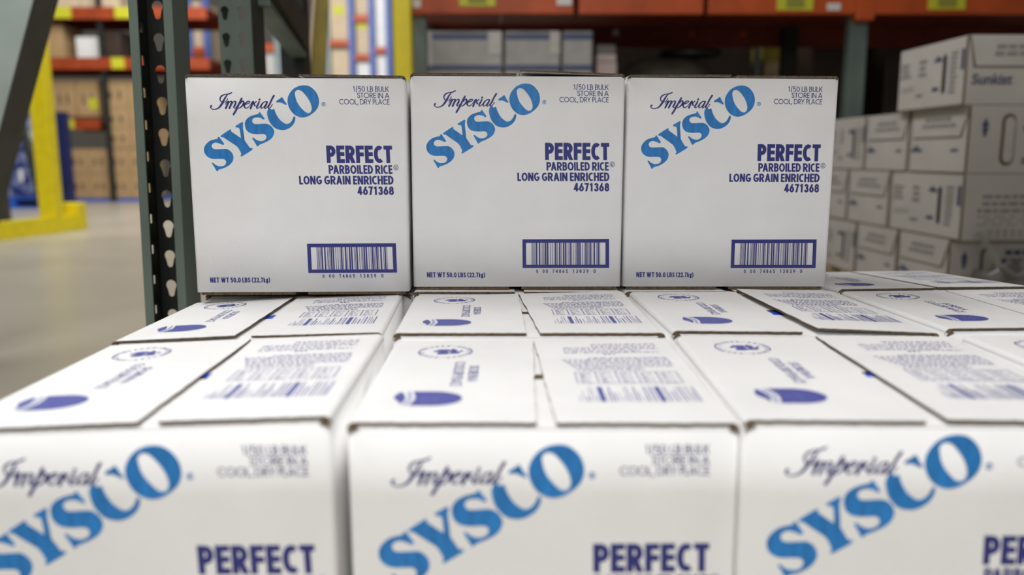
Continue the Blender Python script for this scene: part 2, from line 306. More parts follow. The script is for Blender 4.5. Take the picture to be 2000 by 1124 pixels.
STROKES = [
 [(180, 620, 50), (165, 640, 80), (140, 675, 45), (165, 720, 35), (230, 752, 32), (310, 750, 34), (390, 725, 45), (460, 680, 60), (520, 610, 75), (580, 520, 82), (630, 430, 75), (690, 320, 60), (740, 250, 45), (790, 195, 35)],
 [(932, 135, 42), (870, 165, 50), (800, 190, 40), (720, 200, 32), (640, 220, 45), (570, 255, 55), (515, 310, 55), (498, 370, 50), (510, 430, 45), (550, 480, 38)],
 [(775, 360, 35), (750, 420, 32), (700, 475, 28), (650, 492, 24), (600, 490, 20)],
 [(690, 570, 30), (730, 500, 32), (790, 455, 38)], [(805, 460, 60), (765, 570, 75), (700, 705, 70)],
 [(790, 560, 28), (850, 470, 32), (905, 450, 40)], [(930, 465, 60), (890, 580, 70), (835, 705, 70)],
 [(930, 560, 28), (990, 470, 32), (1050, 447, 45)], [(1075, 475, 60), (1050, 570, 72), (1000, 655, 60), (1030, 702, 36), (1075, 680, 28), (1120, 610, 25)],
 [(1294, 342, 70), (1200, 520, 70), (1100, 730, 72), (985, 925, 72)],
 [(1250, 530, 30), (1294, 455, 36), (1340, 440, 60), (1364, 500, 72), (1324, 590, 62), (1254, 660, 45), (1184, 700, 35), (1134, 690, 28)],
 [(1374, 575, 30), (1464, 545, 34), (1554, 505, 38), (1594, 465, 40), (1564, 440, 36), (1504, 452, 46), (1434, 510, 60), (1389, 580, 65), (1389, 640, 58), (1436, 690, 42), (1494, 680, 35), (1564, 620, 28), (1624, 540, 25), (1684, 455, 30)],
 [(1705, 445, 50), (1670, 550, 70), (1615, 695, 75)], [(1719, 450, 55), (1745, 530, 62), (1769, 598, 52), (1799, 600, 32)],
 [(1744, 530, 35), (1784, 480, 38), (1824, 450, 48)],
 [(1939, 440, 50), (1894, 540, 68), (1842, 640, 62), (1859, 690, 42), (1914, 665, 30), (1974, 600, 26), (2024, 520, 25)],
 [(2239, 450, 40), (2164, 445, 36), (2084, 480, 45), (2014, 570, 62), (1994, 650, 55), (2014, 686, 38), (2074, 660, 28), (2154, 570, 28), (2224, 460, 30)],
 [(2234, 450, 50), (2184, 560, 66), (2134, 650, 60), (2154, 690, 40), (2204, 660, 28), (2264, 580, 25)],
 [(2479, 225, 72), (2404, 350, 66), (2334, 500, 66), (2264, 640, 62), (2289, 690, 42), (2344, 650, 30), (2419, 540, 36)]]
for st in STROKES:
    sm = smooth([(p[0], p[1]) for p in st], False, 5); ws = []
    for i in range(len(st)-1): ws += [st[i][2]+(st[i+1][2]-st[i][2])*k/5 for k in range(5)]
    ws.append(st[-1][2]); g = Ink(); g.ribbon(sm, ws)
    for p, w_ in ((sm[0], ws[0]), (sm[-1], ws[-1])): g.disc(p[0], p[1], w_/2, 10)
    script.add(g, fs)
g = Ink(); g.disc(1949, 370, 40); script.add(g, fs)
def px(*p): return [face(*q) for q in p]
storage = Ink()
put_text(storage, '1/50 LB BULK', .125, *px((693, 170.6), (764.3, 170), (694, 181.2), (764.8, 180.6)), wide=True, gap=.07)
put_text(storage, 'STORE IN A', .125, *px((701, 183), (764.6, 182.6), (701.3, 193.5), (765, 192.9)), wide=True, gap=.07)
put_text(storage, 'COOL, DRY PLACE', .125, *px((665.2, 196), (764.8, 195), (665.8, 206.4), (765, 205.2)), wide=True, gap=.06)
product = Ink()
put_text(product, 'PERFECT', .225, *px((638.2, 286.8), (768.2, 285.0), (639.5, 320.8), (769.2, 318.9)), gap=.045)
put_text(product, 'PARBOILED RICE', .195, *px((642.0, 324.7), (767.8, 322.8), (642.9, 341.8), (768.6, 339.8)), gap=.045, space=.2)
put_text(product, 'LONG GRAIN ENRICHED', .195, *px((583.6, 346.7), (769.9, 343.4), (584.4, 363.2), (770.5, 360.3)), gap=.045, space=.2)
put_text(product, '4671368', .195, *px((697.8, 365.0), (770.2, 364.1), (698.2, 381.8), (770.6, 380.8)), gap=.06)
g = Ink(); g.ribbon([(775.4+4.6*math.cos(a*.3142), 327.3+5.0*math.sin(a*.3142)) for a in range(20)], .9, True)
g.ribbon([(773.8, 323.9), (773.8, 328.6), (774.6, 330.2), (776.2, 330.2), (777.0, 328.6), (777.0, 323.9)], 1.1); product.add(g, face)
weight = Ink()
put_text(weight, 'NET WT 50.0 LBS (22.7kg)', .2, *px((405.3, 546.4), (523.3, 544.8), (406, 556.4), (523.8, 554.2)), gap=.07, space=.2)
barcode = Ink()
bq = homog([(0, 0), (1, 0), (0, 1), (1, 1)], [face(597.2, 478), face(772.5, 474.2), face(599, 534.7), face(774, 531.5)])
g = Ink(); a_, b_, c_, d_ = .042, .958, .125, .885
g.quad((0, 0), (1, 0), (1, c_), (0, c_)); g.quad((0, d_), (1, d_), (1, 1), (0, 1)); g.quad((0, c_), (a_, c_), (a_, d_), (0, d_)); g.quad((b_, c_), (1, c_), (1, d_), (b_, d_))
I25 = ['nnwwn', 'wnnnw', 'nwnnw', 'wwnnn', 'nnwnw', 'wnwnn', 'nwwnn', 'nnnww', 'wnnwn', 'nwnwn']
seq = [1, 1, 1, 1]
dg = [int(c) for c in '00074865138390']
for i in range(0, 14, 2):
    for p, q in zip(I25[dg[i]], I25[dg[i+1]]): seq += [2.6 if p == 'w' else 1, 2.6 if q == 'w' else 1]
seq += [2.6, 1, 1]; tot = sum(seq); x = .106
for i, s in enumerate(seq):
    dx = s/tot*(.897-.106)
    if i % 2 == 0: g.quad((x, c_), (x+dx, c_), (x+dx, d_), (x, d_))
    x += dx
barcode.add(g, bq)
put_text(barcode, '0 00 74865 13839 0', .17, *px((625.2, 537.0), (748.2, 534.3), (625.6, 543.9), (748.4, 541.6)), mono=.84)
FRONT = [(n, i.mesh(n, lambda u, v: (u, -.00012, v), (0, -1, 0)), m) for n, i, m in (('brand_logo', logo, 'sky_ink'), ('script_lettering', script, 'navy_ink'), ('storage_text', storage, 'navy_ink'),
         ('product_text', product, 'navy_ink'), ('weight_text', weight, 'navy_ink'), ('barcode', barcode, 'navy_ink'))]
for n, me, m in FRONT: me.materials.append(MATS[m])
# artwork on the two top flaps, in metres from the front-left top corner
top = homog([(766, 655), (1304, 655), (805, 580), (1222, 570)], [(-W/2, 0), (W/2, 0), (-W/2, D), (W/2, D)])
L1, L2, L3, RI = Ink(), Ink(), Ink(), Ink()
cx, cy = top(876.5, 589.6); rx = (top(914, 589.6)[0]-top(839, 589.6)[0])/2; ry = rx
def cp(rr, a): return (cx+rx*rr*math.cos(a), cy+ry*rr*math.sin(a))
for a0, a1 in ((-.5, .55), (2.45, 3.75)):
    L1.ribbon([cp(.97, a0+(a1-a0)*i/9) for i in range(10)], .0012)
for a0, a1 in ((.7, 2.3), (3.95, 5.6)):
    L1.ribbon([cp(.9, a0+(a1-a0)*i/9) for i in range(10)], .0006)
for k in range(26):
    a = k/26*6.2832+.06
    if k % 7 == 5: continue
    L1.ribbon([cp(.80, a), cp(1.0, a)], .0012)
for x0, x1, y0, y1 in ((-.34, .12, .05, .32), (-.28, .10, -.36, -.04), (.14, .40, .06, .3), (.16, .5, -.28, -.02), (-.46, -.3, .0, .14), (.5, .62, .0, .16), (.2, .3, .32, .44)):
    L1.poly([smooth([(cx+rx*a, cy+ry*b) for a, b in ((x0, y0), (x1, y0), (x1, y1), (x0+.06, y1))], True, 3)])
for txt, p in (('STORE IN A', ((909, 603), (1001/1, 619))), ('COOL DRY PLACE', ((890, 599), (0, 0)))):
    pass
def vert_text(ink, txt, xt, xb, y0, y1, t=.12):                  # reads away from the back edge, letter tops to the right
    g, wd = text2d(txt, t, wide=True, gap=.06); f = homog([(0, 1), (wd, 1), (0, 0), (wd, 0)], [(xt, y0), (xt, y1), (xb, y0), (xb, y1)]); ink.add(g, f)
xa, ya = top(922, 603); xb_, yb_ = top(913, 618); xr = top(909, 604)[0]
vert_text(L1, 'STORE IN A', top(924.5, 603)[0], top(911, 603)[0], top(918, 603.2)[1], top(918, 618.2)[1])
vert_text(L1, 'COOL DRY PLACE', top(905.5, 599.5)[0], top(891.5, 599.5)[0], top(898, 599.5)[1], top(893, 622.8)[1])
def tp(x, y): return top(800+x/8.696, 560+y/8.696)
yc = (tp(600, 592)[1]+tp(600, 700)[1])/2; yh = (tp(600, 590)[1]-tp(600, 700)[1])/2
xs = [tp(v, 645)[0] for v in (150, 238, 255, 340, 360, 560, 905)]
body_ = [(xs[4]-.002, yc-yh, C)]+[(xs[5]+(xs[6]-xs[5])*math.sin(t_*math.pi/16), yc-yh*math.cos(t_*math.pi/16)) for t_ in range(17)]+[(xs[4]-.002, yc+yh, C), (xs[4]+.002, yc)]
L2.poly([smooth(body_, True, 2)])
for k in range(70):                        # fine reversed-out lines in the seal
    x0 = xs[4]+.006+random.random()*(xs[6]-xs[4]-.022); y0 = yc+(random.random()-.5)*yh*1.3
    dx_ = .001+random.random()*.0022; L3.quad((x0, y0), (x0+dx_, y0), (x0+dx_, y0+.0009), (x0, y0+.0009))
L3.poly([[(xs[2]+.0012, yc-yh*.92), (xs[3]-.0022, yc-yh*.98), (xs[3]+.0005, yc), (xs[3]-.0022, yc+yh*.98), (xs[2]+.0012, yc+yh*.9), (xs[2]+.004, yc)]])
L2.poly([smooth([(xs[0], yc+.001), (xs[0]+.005, yc-yh*.45), (xs[1], yc-yh*.8), (xs[1]+.003, yc), (xs[1]-.002, yc+yh*.9), (xs[1]-.006, yc+yh*.5)], True, 3)])
def tr(x, y): return top(1010+x/8.696, 560+y/8.696)
def rng_line(xa, xb, y, h, seed):          # a line of print too small to read
    r = random.Random(seed); x = xa
    while x < xb:
        l = .0016+r.random()*.0052; q = .8+.3*r.random()
        RI.quad((x, y), (min(x+l, xb), y), (min(x+l, xb), y+h*q), (x, y+h*q)); x += l+.0011+r.random()*.0012
xl, xrr = tr(470, 500)[0], tr(1900, 500)[0]; k = 0
ys = [tr(1000, v)[1] for v in (165, 240, 290, 395)]
for i in range(6): rng_line(xl-.004+(.03 if i < 2 else 0), xrr-(.02 if i in (4,) else 0), ys[0]-(ys[0]-ys[1])*i/5, .0016, i)
rng_line(xl+.035, xrr-.045, tr(1000, 255)[1], .0024, 40)
for i in range(8): rng_line(xl-.010+(.028 if i < 1 else 0)+.002*i, xrr+.003-(.03 if i > 5 else 0), ys[2]-(ys[2]-ys[3])*i/7, .0018, 60+i)
y1_, y0_ = tr(1000, 412)[1], tr(1000, 508)[1]
for i in range(6):
    x = xl+(xrr-xl)*i/5; RI.quad((x, y0_), (x+.0009, y0_), (x+.0009, y1_), (x, y1_))
    if i < 5:
        for j in range(7): rng_line(x+.004, x+(xrr-xl)/5-.004-(.006 if j % 2 else 0), y0_+.002+(y1_-y0_-.003)*j/7, .0013, 100+i*9+j)
RI.quad((xl, y0_), (xrr, y0_), (xrr, y0_+.0006), (xl, y0_+.0006)); RI.quad((xl, y1_), (xrr, y1_), (xrr, y1_+.0006), (xl, y1_+.0006))
y1_, y0_ = tr(1000, 538)[1], tr(1000, 658)[1]; r = random.Random(5); x = xl-.002; i = 0
while x < xrr+.004:
    wd = .0046 if i in (6, 21) else (.0006 if r.random() < .75 else .0012); lo = y0_; hi = y1_ if (i in (6, 21) or r.random() < .6) else y1_-(y1_-y0_)*r.uniform(.3, .7)
    RI.quad((x, lo), (x+wd, lo), (x+wd, hi), (x, hi)); x += wd+.0016+r.random()*.0014; i += 1

def rice_carton(loc, rz, label, ry=0, dz=(0, 0, 0, 0), seam=(-.004, -.001, .010, .001), lift=(0, 0), group=None, tape=False, top_print=True, lift_slope=0.0, tear=.8, reg=(0, 0)):
    """a white corrugated carton: walls, inner flaps, two outer flaps meeting down the middle, printed panels"""
    root = thing('rice_carton', loc, label, 'carton', group, rz, ry)
    def df(x, y, z):                       # settle of the top corners
        u, v = x/W+.5, y/D
        d = (dz[0]*(1-u)+dz[1]*u)*(1-v)+(dz[2]*(1-u)+dz[3]*u)*v
        return (x, y, z+d*max(0, (z-.6*H)/(.4*H)))
    # body: four walls with rounded vertical edges
    R = .005; ring = []
    for cx_, cy_, a0 in ((W/2-R, R, -90), (W/2-R, D-R, 0), (-W/2+R, D-R, 90), (-W/2+R, R, 180)):
        ring += [(cx_+R*math.cos(math.radians(a0+22.5*i)), cy_+R*math.sin(math.radians(a0+22.5*i))) for i in range(5)]
    n = len(ring); zs = [.0041, H*.3, H*.6, H*.8, H-2*T]; vs = []; fs_ = []
    for z in zs: vs += [df(x, y, z) for x, y in ring]
    for k in range(len(zs)-1):
        for i in range(n): j = (i+1) % n; fs_.append((k*n+i, k*n+j, (k+1)*n+j, (k+1)*n+i))
    fs_.append(tuple((len(zs)-1)*n+i for i in range(n))); fs_.append(tuple(reversed(range(n))))
    me = mesh('body', vs, fs_); b = link('body', me, root, ['white_card', 'kraft_edge'])
    me.polygons[-2].material_index = 1; me.polygons[-1].material_index = 1
    for p in me.polygons[:-2]: p.use_smooth = True
    # a sheet of board following a profile (list of x,z) extruded in y, kraft along the cut edges
    def sheet(name, fn, nu, nv, thick, m=('white_card', 'kraft_edge'), parent=root):
        vs, fs_, mi = [], [], []
        for s in (0, 1):
            for i in range(nu+1):
                for j in range(nv+1): vs.append(df(*fn(i/nu, j/nv, -thick if s == 0 else 0.0)))
        N = (nu+1)*(nv+1); q = lambda s, i, j: s*N+i*(nv+1)+j
        for i in range(nu):
            for j in range(nv):
                fs_.append((q(1, i, j), q(1, i+1, j), q(1, i+1, j+1), q(1, i, j+1))); mi.append(0)
                fs_.append((q(0, i, j), q(0, i, j+1), q(0, i+1, j+1), q(0, i+1, j))); mi.append(0)
        for i in range(nu):
            fs_.append((q(0, i, 0), q(0, i+1, 0), q(1, i+1, 0), q(1, i, 0))); mi.append(1)
            fs_.append((q(0, i+1, nv), q(0, i, nv), q(1, i, nv), q(1, i+1, nv))); mi.append(1)
        for j in range(nv):
            fs_.append((q(0, 0, j+1), q(0, 0, j), q(1, 0, j), q(1, 0, j+1))); mi.append(1)
            fs_.append((q(0, nu, j), q(0, nu, j+1), q(1, nu, j+1), q(1, nu, j))); mi.append(1)
        me = mesh(name, vs, fs_)
        o = link(name, me, parent, m)
        for p, k in zip(me.polygons, mi): p.material_index = k
        return o
    rj = random.Random(int((loc[0]+2)*1000)+int(loc[1]*77)); jit = [rj.uniform(-.0007, .0007) for _ in range(64)]
    zt = H
    # inner flaps folded from the front and the back
    for s in (0, 1):
        def inner(u, v, d, s=s):
            x = (-W/2+.0045)+u*(W-.009)
            y = v*D*.47; z = H-T-.0002
            if v < .12: a = v/.12*math.pi/2; rr = .0045; y = rr*(1-math.cos(a)); z = H-T-.0002-rr*(1-math.sin(a)); y += .0; 
            if v < .12 and d: y += T*.6*math.cos(v/.12*math.pi/2)
            return (x, y if s == 0 else D-y, z+(d*.9 if v >= .12 else d*.5))
        sheet('inner_flap', inner, 6, 16, T*.9)
    # outer flaps: left and right, curved down over the side edge
    xa0, xa1, xb0, xb1 = seam
    def prints(o_parent, inks, side):
        for nm, ink, m_ in inks:
            vs = []
            for u, v in ink.v:
                xf = (u+W/2)/(W/2+xa0) if side == 0 else (W/2-u)/(W/2-xb0)
                vs.append(df(u, v, H+lift[side]*xf+lift_slope*xf*(1-v/D)*(side)+.0003))
            link(nm, mesh(nm, vs, ink.f), o_parent, m_)
    for side in (0, 1):
        def outer(u, v, d, side=side):
            y = .0012+v*(D-.0024)
            xe = (xa0+(xa1-xa0)*v) if side == 0 else (xb0+(xb1-xb0)*v)
            xo = -W/2 if side == 0 else W/2; rr = .006
            wd = abs(xe-xo); sg = 1 if side == 0 else -1
            if u < .1:
                a = u/.1*math.pi/2; x = xo+sg*rr*(1-math.cos(a)); z = H-rr*(1-math.sin(a))
                x -= sg*d*.6*math.cos(a); z += d*math.sin(a)
                if u == 0: z = H-rr-.002
            else:
                q = (u-.1)/.9; x = xo+sg*(rr+q*(wd-rr)); z = H+d+lift[side]*q+lift_slope*q*(1-v)*side
            if v == 0: y += jit[int(u*40) % 64]+(.0012*(1-u/.06) if u < .06 else 0)
            if u == 1: x += jit[(int(v*20)+30) % 64]*.8
            return (x, y, z)
        fl = sheet('flap', outer, 40, 20, T)
        if top_print:
            if side == 0: prints(fl, (('flap_stamp', L1, 'lightened_ink'), ('flap_seal', L2, 'lightened_ink'), ('flap_seal_detail', L3, 'pale_ink')), 0)
            else: prints(fl, (('flap_text', RI, 'lightened_ink'),), 1)
    for side in (0, 1):                    # bottom flaps, their cut edges showing under the front panel
        lo = (-W/2+.006, .0015, 0) if side == 0 else (.006, .0015, 0); hi = (-.012, D-.0015, .0042) if side == 0 else (W/2-.006, D-.0015, .0042)
        bm = bmesh.new(); add_box(bm, lo, hi); link('bottom_flap', from_bm('bottom_flap', bm), root, 'kraft_edge')
    for sx in (-1, 1):                     # torn kraft at the front corners where the flaps fold
        bm = bmesh.new(); x1, x0, q = sx*(W/2-.0012), sx*(W/2-.0012-.0063*tear), tear
        V = [bm.verts.new(df(x, y, z)) for x, y, z in ((x0, -.0006, H-.0035), (x1, -.0002, H-.003-.008*q), (x1, .0065, H-.003-.003*q), (x0, .0075, H-.0025), (x0-sx*.004*q, -.0008, H-.003-.0022*q), ((x0+x1)/2, .002, H-.0008))]
        for t in ((0, 1, 5), (1, 2, 5), (2, 3, 5), (3, 0, 5), (0, 4, 1), (4, 3, 0)): bm.faces.new([V[i] for i in t])
        link('corner_tear', from_bm('corner_tear', bm), root, 'kraft_edge')
    for n_, me_, m_ in FRONT: link(n_, me_, root, loc=(reg[0], 0, reg[1]))   # print registration varies a little
    if tape:
        y_, wd_ = tape; xm = (xa0+(xa1-xa0)*y_/D); xm2 = (xb0+(xb1-xb0)*y_/D)
        vs = [df(x, y, H-T+.0006+ (0 if k < 2 else .0)) for k, (x, y) in enumerate(((xm-.02, y_), (xm2+.02, y_), (xm2+.02, y_+wd_), (xm-.02, y_+wd_)))]
        bm = bmesh.new(); add_box(bm, (xm-.022, y_, H-T-.0001), (xm2+.012, y_+wd_, H-T+.0006))
        for v in bm.verts: v.co = Vector(df(*v.co))
        link('tape', from_bm('tape', bm), root, 'blue_tape')['label'] = 'blue tape strip under the flaps'
    return root

# ---------------------------------------------------------------- floor
def structure(o): o['kind'] = 'structure'; return o
fm = mat('floor_concrete', (0.47, 0.43, 0.345), 0.33, var=0.10, scale=1.3, bump=0.05, bscale=6)
structure(boxm('floor', (-14, -4, -.2), (14, 24, 0), 'floor_concrete', bev=0))
mat('wall_paint', (0.40, 0.37, 0.32), 0.8, var=0.08, scale=0.6)
structure(boxm('wall_back', (-14, 21.5, 0), (14, 21.8, 7), 'wall_paint', bev=0))

# ---------------------------------------------------------------- pallets
def pallet(x0, x1, y0, y1, label, m='wood', group=None, h=.14, dz=0.0):
    t = thing('pallet', ((x0+x1)/2, y0, dz), label, 'pallet', group); w2 = (x1-x0)/2; d = y1-y0
    n = max(3, int((x1-x0)/.17)); me = None
    for i in range(7):                     # deck boards run along x
        y = d*i/6.0*(1-.09/d); o = boxm('deck_board', (-w2, y, h-.02), (w2, y+.09, h), m, t, .002)
    for s in (-w2+.05, 0, w2-.05): boxm('stringer', (s-.04, 0, .02), (s+.04, d, h-.0205), m, t, .002)
    for y in (0, d/2-.045, d-.09): boxm('bottom_board', (-w2, y, 0), (w2, y+.09, .0195), m, t, .002)
    return t
PZ = .14
pallet(-.47, .83, -.08, .86, 'wooden pallet under the stack of white rice cartons')

# ---------------------------------------------------------------- rice cartons: lower layer
ZB = PZ+.0002
rows = 'white rice cartons of the lower layer'
def low(x, y, rz, label, **k): return rice_carton((x, y, ZB), rz, label, group=rows, **k)
low(-.2905, -.043, -.016, 'near left white rice carton with cropped blue logo, front row of the lower layer', reg=(.004, -.007), dz=(-.009, .001, -.0075, .004), seam=(.0034, .0063, .0189, .0094), lift=(.001, .001), tape=(.135, .012))
low(.0201, -.046, -.0157, 'nearest middle white rice carton, whole blue logo at the bottom of the picture', reg=(0, -.009), dz=(-.0048, -.0075, -.0055, -.0025), seam=(-.0062, .0012, .009, .0023))
low(.3201, -.0592, -.0351, 'near right white rice carton of the front row, raised seam edge across its top', dz=(-.003, -.005, 0, 0), seam=(-.0122, -.0006, .0035, .0012), lift=(0, .001), lift_slope=.0005, tape=(.13, .008))
low(.632, -.066, -.035, 'far right white rice carton of the front row, only its stamped top corner showing', seam=(-.006, 0, .006, .001))
low(-.2922, .2595, .021, 'leftmost white rice carton of the second row, blue tape in its wide open seam', dz=(-.0077, -.0012, -.0135, -.002), seam=(-.0137, -.0068, .0048, -.0011), lift=(.002, .001), tape=(.125, .022))
low(.0228, .2345, .0076, 'second-row white rice carton in front of the middle stacked carton, narrow wedge gap between flaps', dz=(.0041, .0012, -.0019, .0025), seam=(-.0044, -.0019, .0108, -.0010))
low(.3291, .2339, .005, 'second-row white rice carton in front of the right stacked one, right flap over blue tape', dz=(.0042, -.0014, .0018, .0002), seam=(-.0055, .0027, .011, .0042), lift=(0, .004), lift_slope=.0005, tape=(.115, .02))
low(.645, .2534, .0092, 'second-row white rice carton at the right edge, seam running out of the picture', dz=(0, 0, -.0028, -.0028), seam=(-.008, .003, -.006, .0045))
low(-.2861, .5455, .0154, 'white rice carton under the left stacked carton, only a sliver of its front showing', dz=(-.0030, -.0045, -.003, -.0045), top_print=False)
low(.0182, .5135, -.0011, 'white rice carton hidden under the middle stacked carton', dz=(.0035, .0012, .0035, .0012), top_print=False)
low(.3228, .5185, .0107, 'white rice carton hidden under the right stacked carton', dz=(.001, -.0012, .001, -.0012), top_print=False)
low(.640, .537, .045, 'white rice carton at the back right, top showing beside the right stacked carton', dz=(0, 0, -.015, -.015), seam=(-.002, .001, .0005, .003), lift=(0, .001))
# upper layer
ZU = FLOOR_TO_TOP
ups = 'white rice cartons stacked on top'
rice_carton((-.2861, .5148, ZU+.0004), .0154, 'left of the three upright white rice cartons, beside the green rack post', ry=.0049, group=ups, tear=.3, seam=(-.0145, -.01, .004, .004), lift=(.001, .001))
rice_carton((.0182, .5279, ZU+.0037), -.0011, 'middle of the three upright white rice cartons, one top flap raised', ry=.005, group=ups, tear=.3, seam=(-.002, -.002, .004, .004), lift=(0, .005))
rice_carton((.3214, .532, ZU+.0012), .005, 'right of the three upright white rice cartons, nearest the stack of citrus cartons', ry=.0073, group=ups, tear=.3, seam=(-.004, -.004, .004, .004), lift=(.001, .0))

# ---------------------------------------------------------------- near rack frames, left of the cartons
def teardrop(cx_, cz, r1, r2, h, n=10):    # wide at the top, narrow below
    p = [(cx_+r1*math.cos(a), cz+h/2-r1+r1*math.sin(a)) for a in [math.radians(-38+256*i/n) for i in range(n+1)]]
    return p+[(cx_+r2*math.cos(a), cz-h/2+r2+r2*math.sin(a)) for a in [math.radians(200+140*i/6) for i in range(7)]]
def plate(bm, poly_holes, to3, thick):     # plate with holes, given thickness along to3's third axis
    outer, holes = poly_holes; loops = [outer]+holes
    idx = [[bm.verts.new(to3(x, z, 0)) for x, z in l] for l in loops]; idb = [[bm.verts.new(to3(x, z, thick)) for x, z in l] for l in loops]
    fa = [v for l in idx for v in l]; fb = [v for l in idb for v in l]
    for t in tessellate_polygon([[Vector((x, z, 0)) for x, z in l] for l in loops]):
        for q, rev in ((fa, False), (fb, True)):
            try: bm.faces.new([q[i] for i in (reversed(t) if rev else t)])
            except ValueError: pass
    for a, b in zip(idx, idb):
        n = len(a)
        for i in range(n):
            try: bm.faces.new((a[i], a[(i+1) % n], b[(i+1) % n], b[i]))
            except ValueError: pass
PITCHH = .054
# first post: open channel facing the camera, keyhole slots in its back web
Y1 = CAM.y+1.42
xL, xR = at_y(268.5, 330, Y1).x, at_y(352, 330, Y1).x
z_hole = at_y(310, 329, Y1+.066).z; TILT = .018
post = thing('rack_post', ((xL+xR)/2-.0105, Y1, 0), 'green steel rack post with keyhole slots, open channel beside the left stacked carton', 'rack post')
hw = (xR-xL)/2; dp = .066; PH = 2.3
bm = bmesh.new()
nh = range(-9, 28); hx = at_y(322, 330, Y1+dp).x-(xL+xR)/2
holes = [teardrop(hx, z_hole+i*PITCHH, .0096, .0052, .031) for i in nh if .03 < z_hole+i*PITCHH < PH-.03]
plate(bm, ([(-hw, 0), (hw, 0), (hw, PH), (-hw, PH)], holes), lambda x, z, t: (x, dp+t, z), .0025)
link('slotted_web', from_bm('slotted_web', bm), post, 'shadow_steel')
bm = bmesh.new()
add_box(bm, (-hw, 0, 0), (-hw+.0025, .034, PH)); add_box(bm, (-hw, .046, 0), (-hw+.0025, dp, PH)); zc_ = 0.0
for z in [z_hole+.020+i*PITCHH for i in nh]:
    if .03 < z < PH-.03: add_box(bm, (-hw, .034, zc_), (-hw+.0025, .046, z-.008)); zc_ = z+.008
add_box(bm, (-hw, .034, zc_), (-hw+.0025, .046, PH)); bmesh.ops.remove_doubles(bm, verts=bm.verts, dist=1e-5)
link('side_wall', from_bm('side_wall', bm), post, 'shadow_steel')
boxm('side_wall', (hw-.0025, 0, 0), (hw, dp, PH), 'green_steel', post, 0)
lw = .0150
boxm('front_lip', (-hw, -.0035, 0), (-hw+lw, .001, PH), 'green_steel', post, .001); boxm('front_lip', (hw-lw, -.0035, 0), (hw, .001, PH), 'green_steel', post, .001)
boxm('base_plate', (-hw-.03, -.03, 0), (hw+.03, dp+.04, .008), 'green_steel', post, .001)
for o in post.children: o.rotation_euler = (0, TILT, 0)     # the post leans a little
# the bay's next level, above the frame: front beam, rear beam and deck boards resting on them
LV = 1.885
bx0, bx1 = -hw-.02-0.0, 2.75
for yy in (-1.02, -.04): boxm('overhead_beam', (-hw-.03, yy, LV-.12), (bx1, yy+.035, LV), 'orange_steel', post, .004)
for i in range(16):
    x0 = -hw-.03+i*.172; boxm('deck_board', (x0, -1.02, LV+.0005), (x0+.150, -.005, LV+.02), 'wood', post, .002)
for yy in (-1.055,):
    boxm('front_post', (-hw, yy, 0), (hw, yy+.034, PH), 'green_steel', post, .003)
# second post just behind: closed web towards the camera with two rows of slots
Y2 = CAM.y+1.80
xL2, xR2 = at_y(429, 80, Y2).x, at_y(493, 80, Y2).x; xc2 = (xL2+xR2)/2; hw2 = (xR2-xL2)/2
z2 = at_y(473, 78, Y2).z
frame = thing('rack_stand', (xc2, Y2, 0), 'dark braced rack frame whose front post has two rows of keyhole slots', 'rack frame')
bm = bmesh.new(); ha = at_y(442, 80, Y2).x-xc2; hb = at_y(475, 80, Y2).x-xc2
hl = [teardrop(q, z2+i*PITCHH, .0085, .005, .029) for q in (ha, hb) for i in range(-15, 26) if .03 < z2+i*PITCHH < PH-.03]
plate(bm, ([(-hw2, 0), (hw2, 0), (hw2, PH), (-hw2, PH)], hl), lambda x, z, t: (x, t, z), .0025)
link('front_post', from_bm('front_post', bm), frame, 'green_steel')
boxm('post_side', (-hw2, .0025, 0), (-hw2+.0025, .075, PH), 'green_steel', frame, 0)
boxm('post_side', (hw2-.0025, .0025, 0), (hw2, .10, PH), 'dark_green_steel', frame, 0)  # same green post, shade of its right side put into the colour
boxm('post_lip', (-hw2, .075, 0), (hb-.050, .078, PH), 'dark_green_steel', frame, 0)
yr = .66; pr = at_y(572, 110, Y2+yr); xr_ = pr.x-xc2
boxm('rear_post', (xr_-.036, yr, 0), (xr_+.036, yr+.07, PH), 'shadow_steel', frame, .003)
za = at_y(515, -40, Y2+.1).z; zb = at_y(604, 66, Y2+yr).z
bar('brace', (hw2, .08, za+.02), (xr_+.02, yr, zb), .05, .085, 'brown_steel', frame)
bar('brace', (hw2+.002, .06, za-.055), (xr_+.02, yr-.02, zb-.062), .045, .012, 'green_steel', frame)
bar('brace', (hw2, .08, .55), (xr_, yr, .22), .04, .04, 'dark_green_steel', frame)
boxm('base_plate', (-hw2-.03, -.03, 0), (hw2+.03, .13, .008), 'green_steel', frame, .001); boxm('base_plate', (xr_-.07, yr-.03, 0), (xr_+.07, yr+.1, .008), 'green_steel', frame, .001)
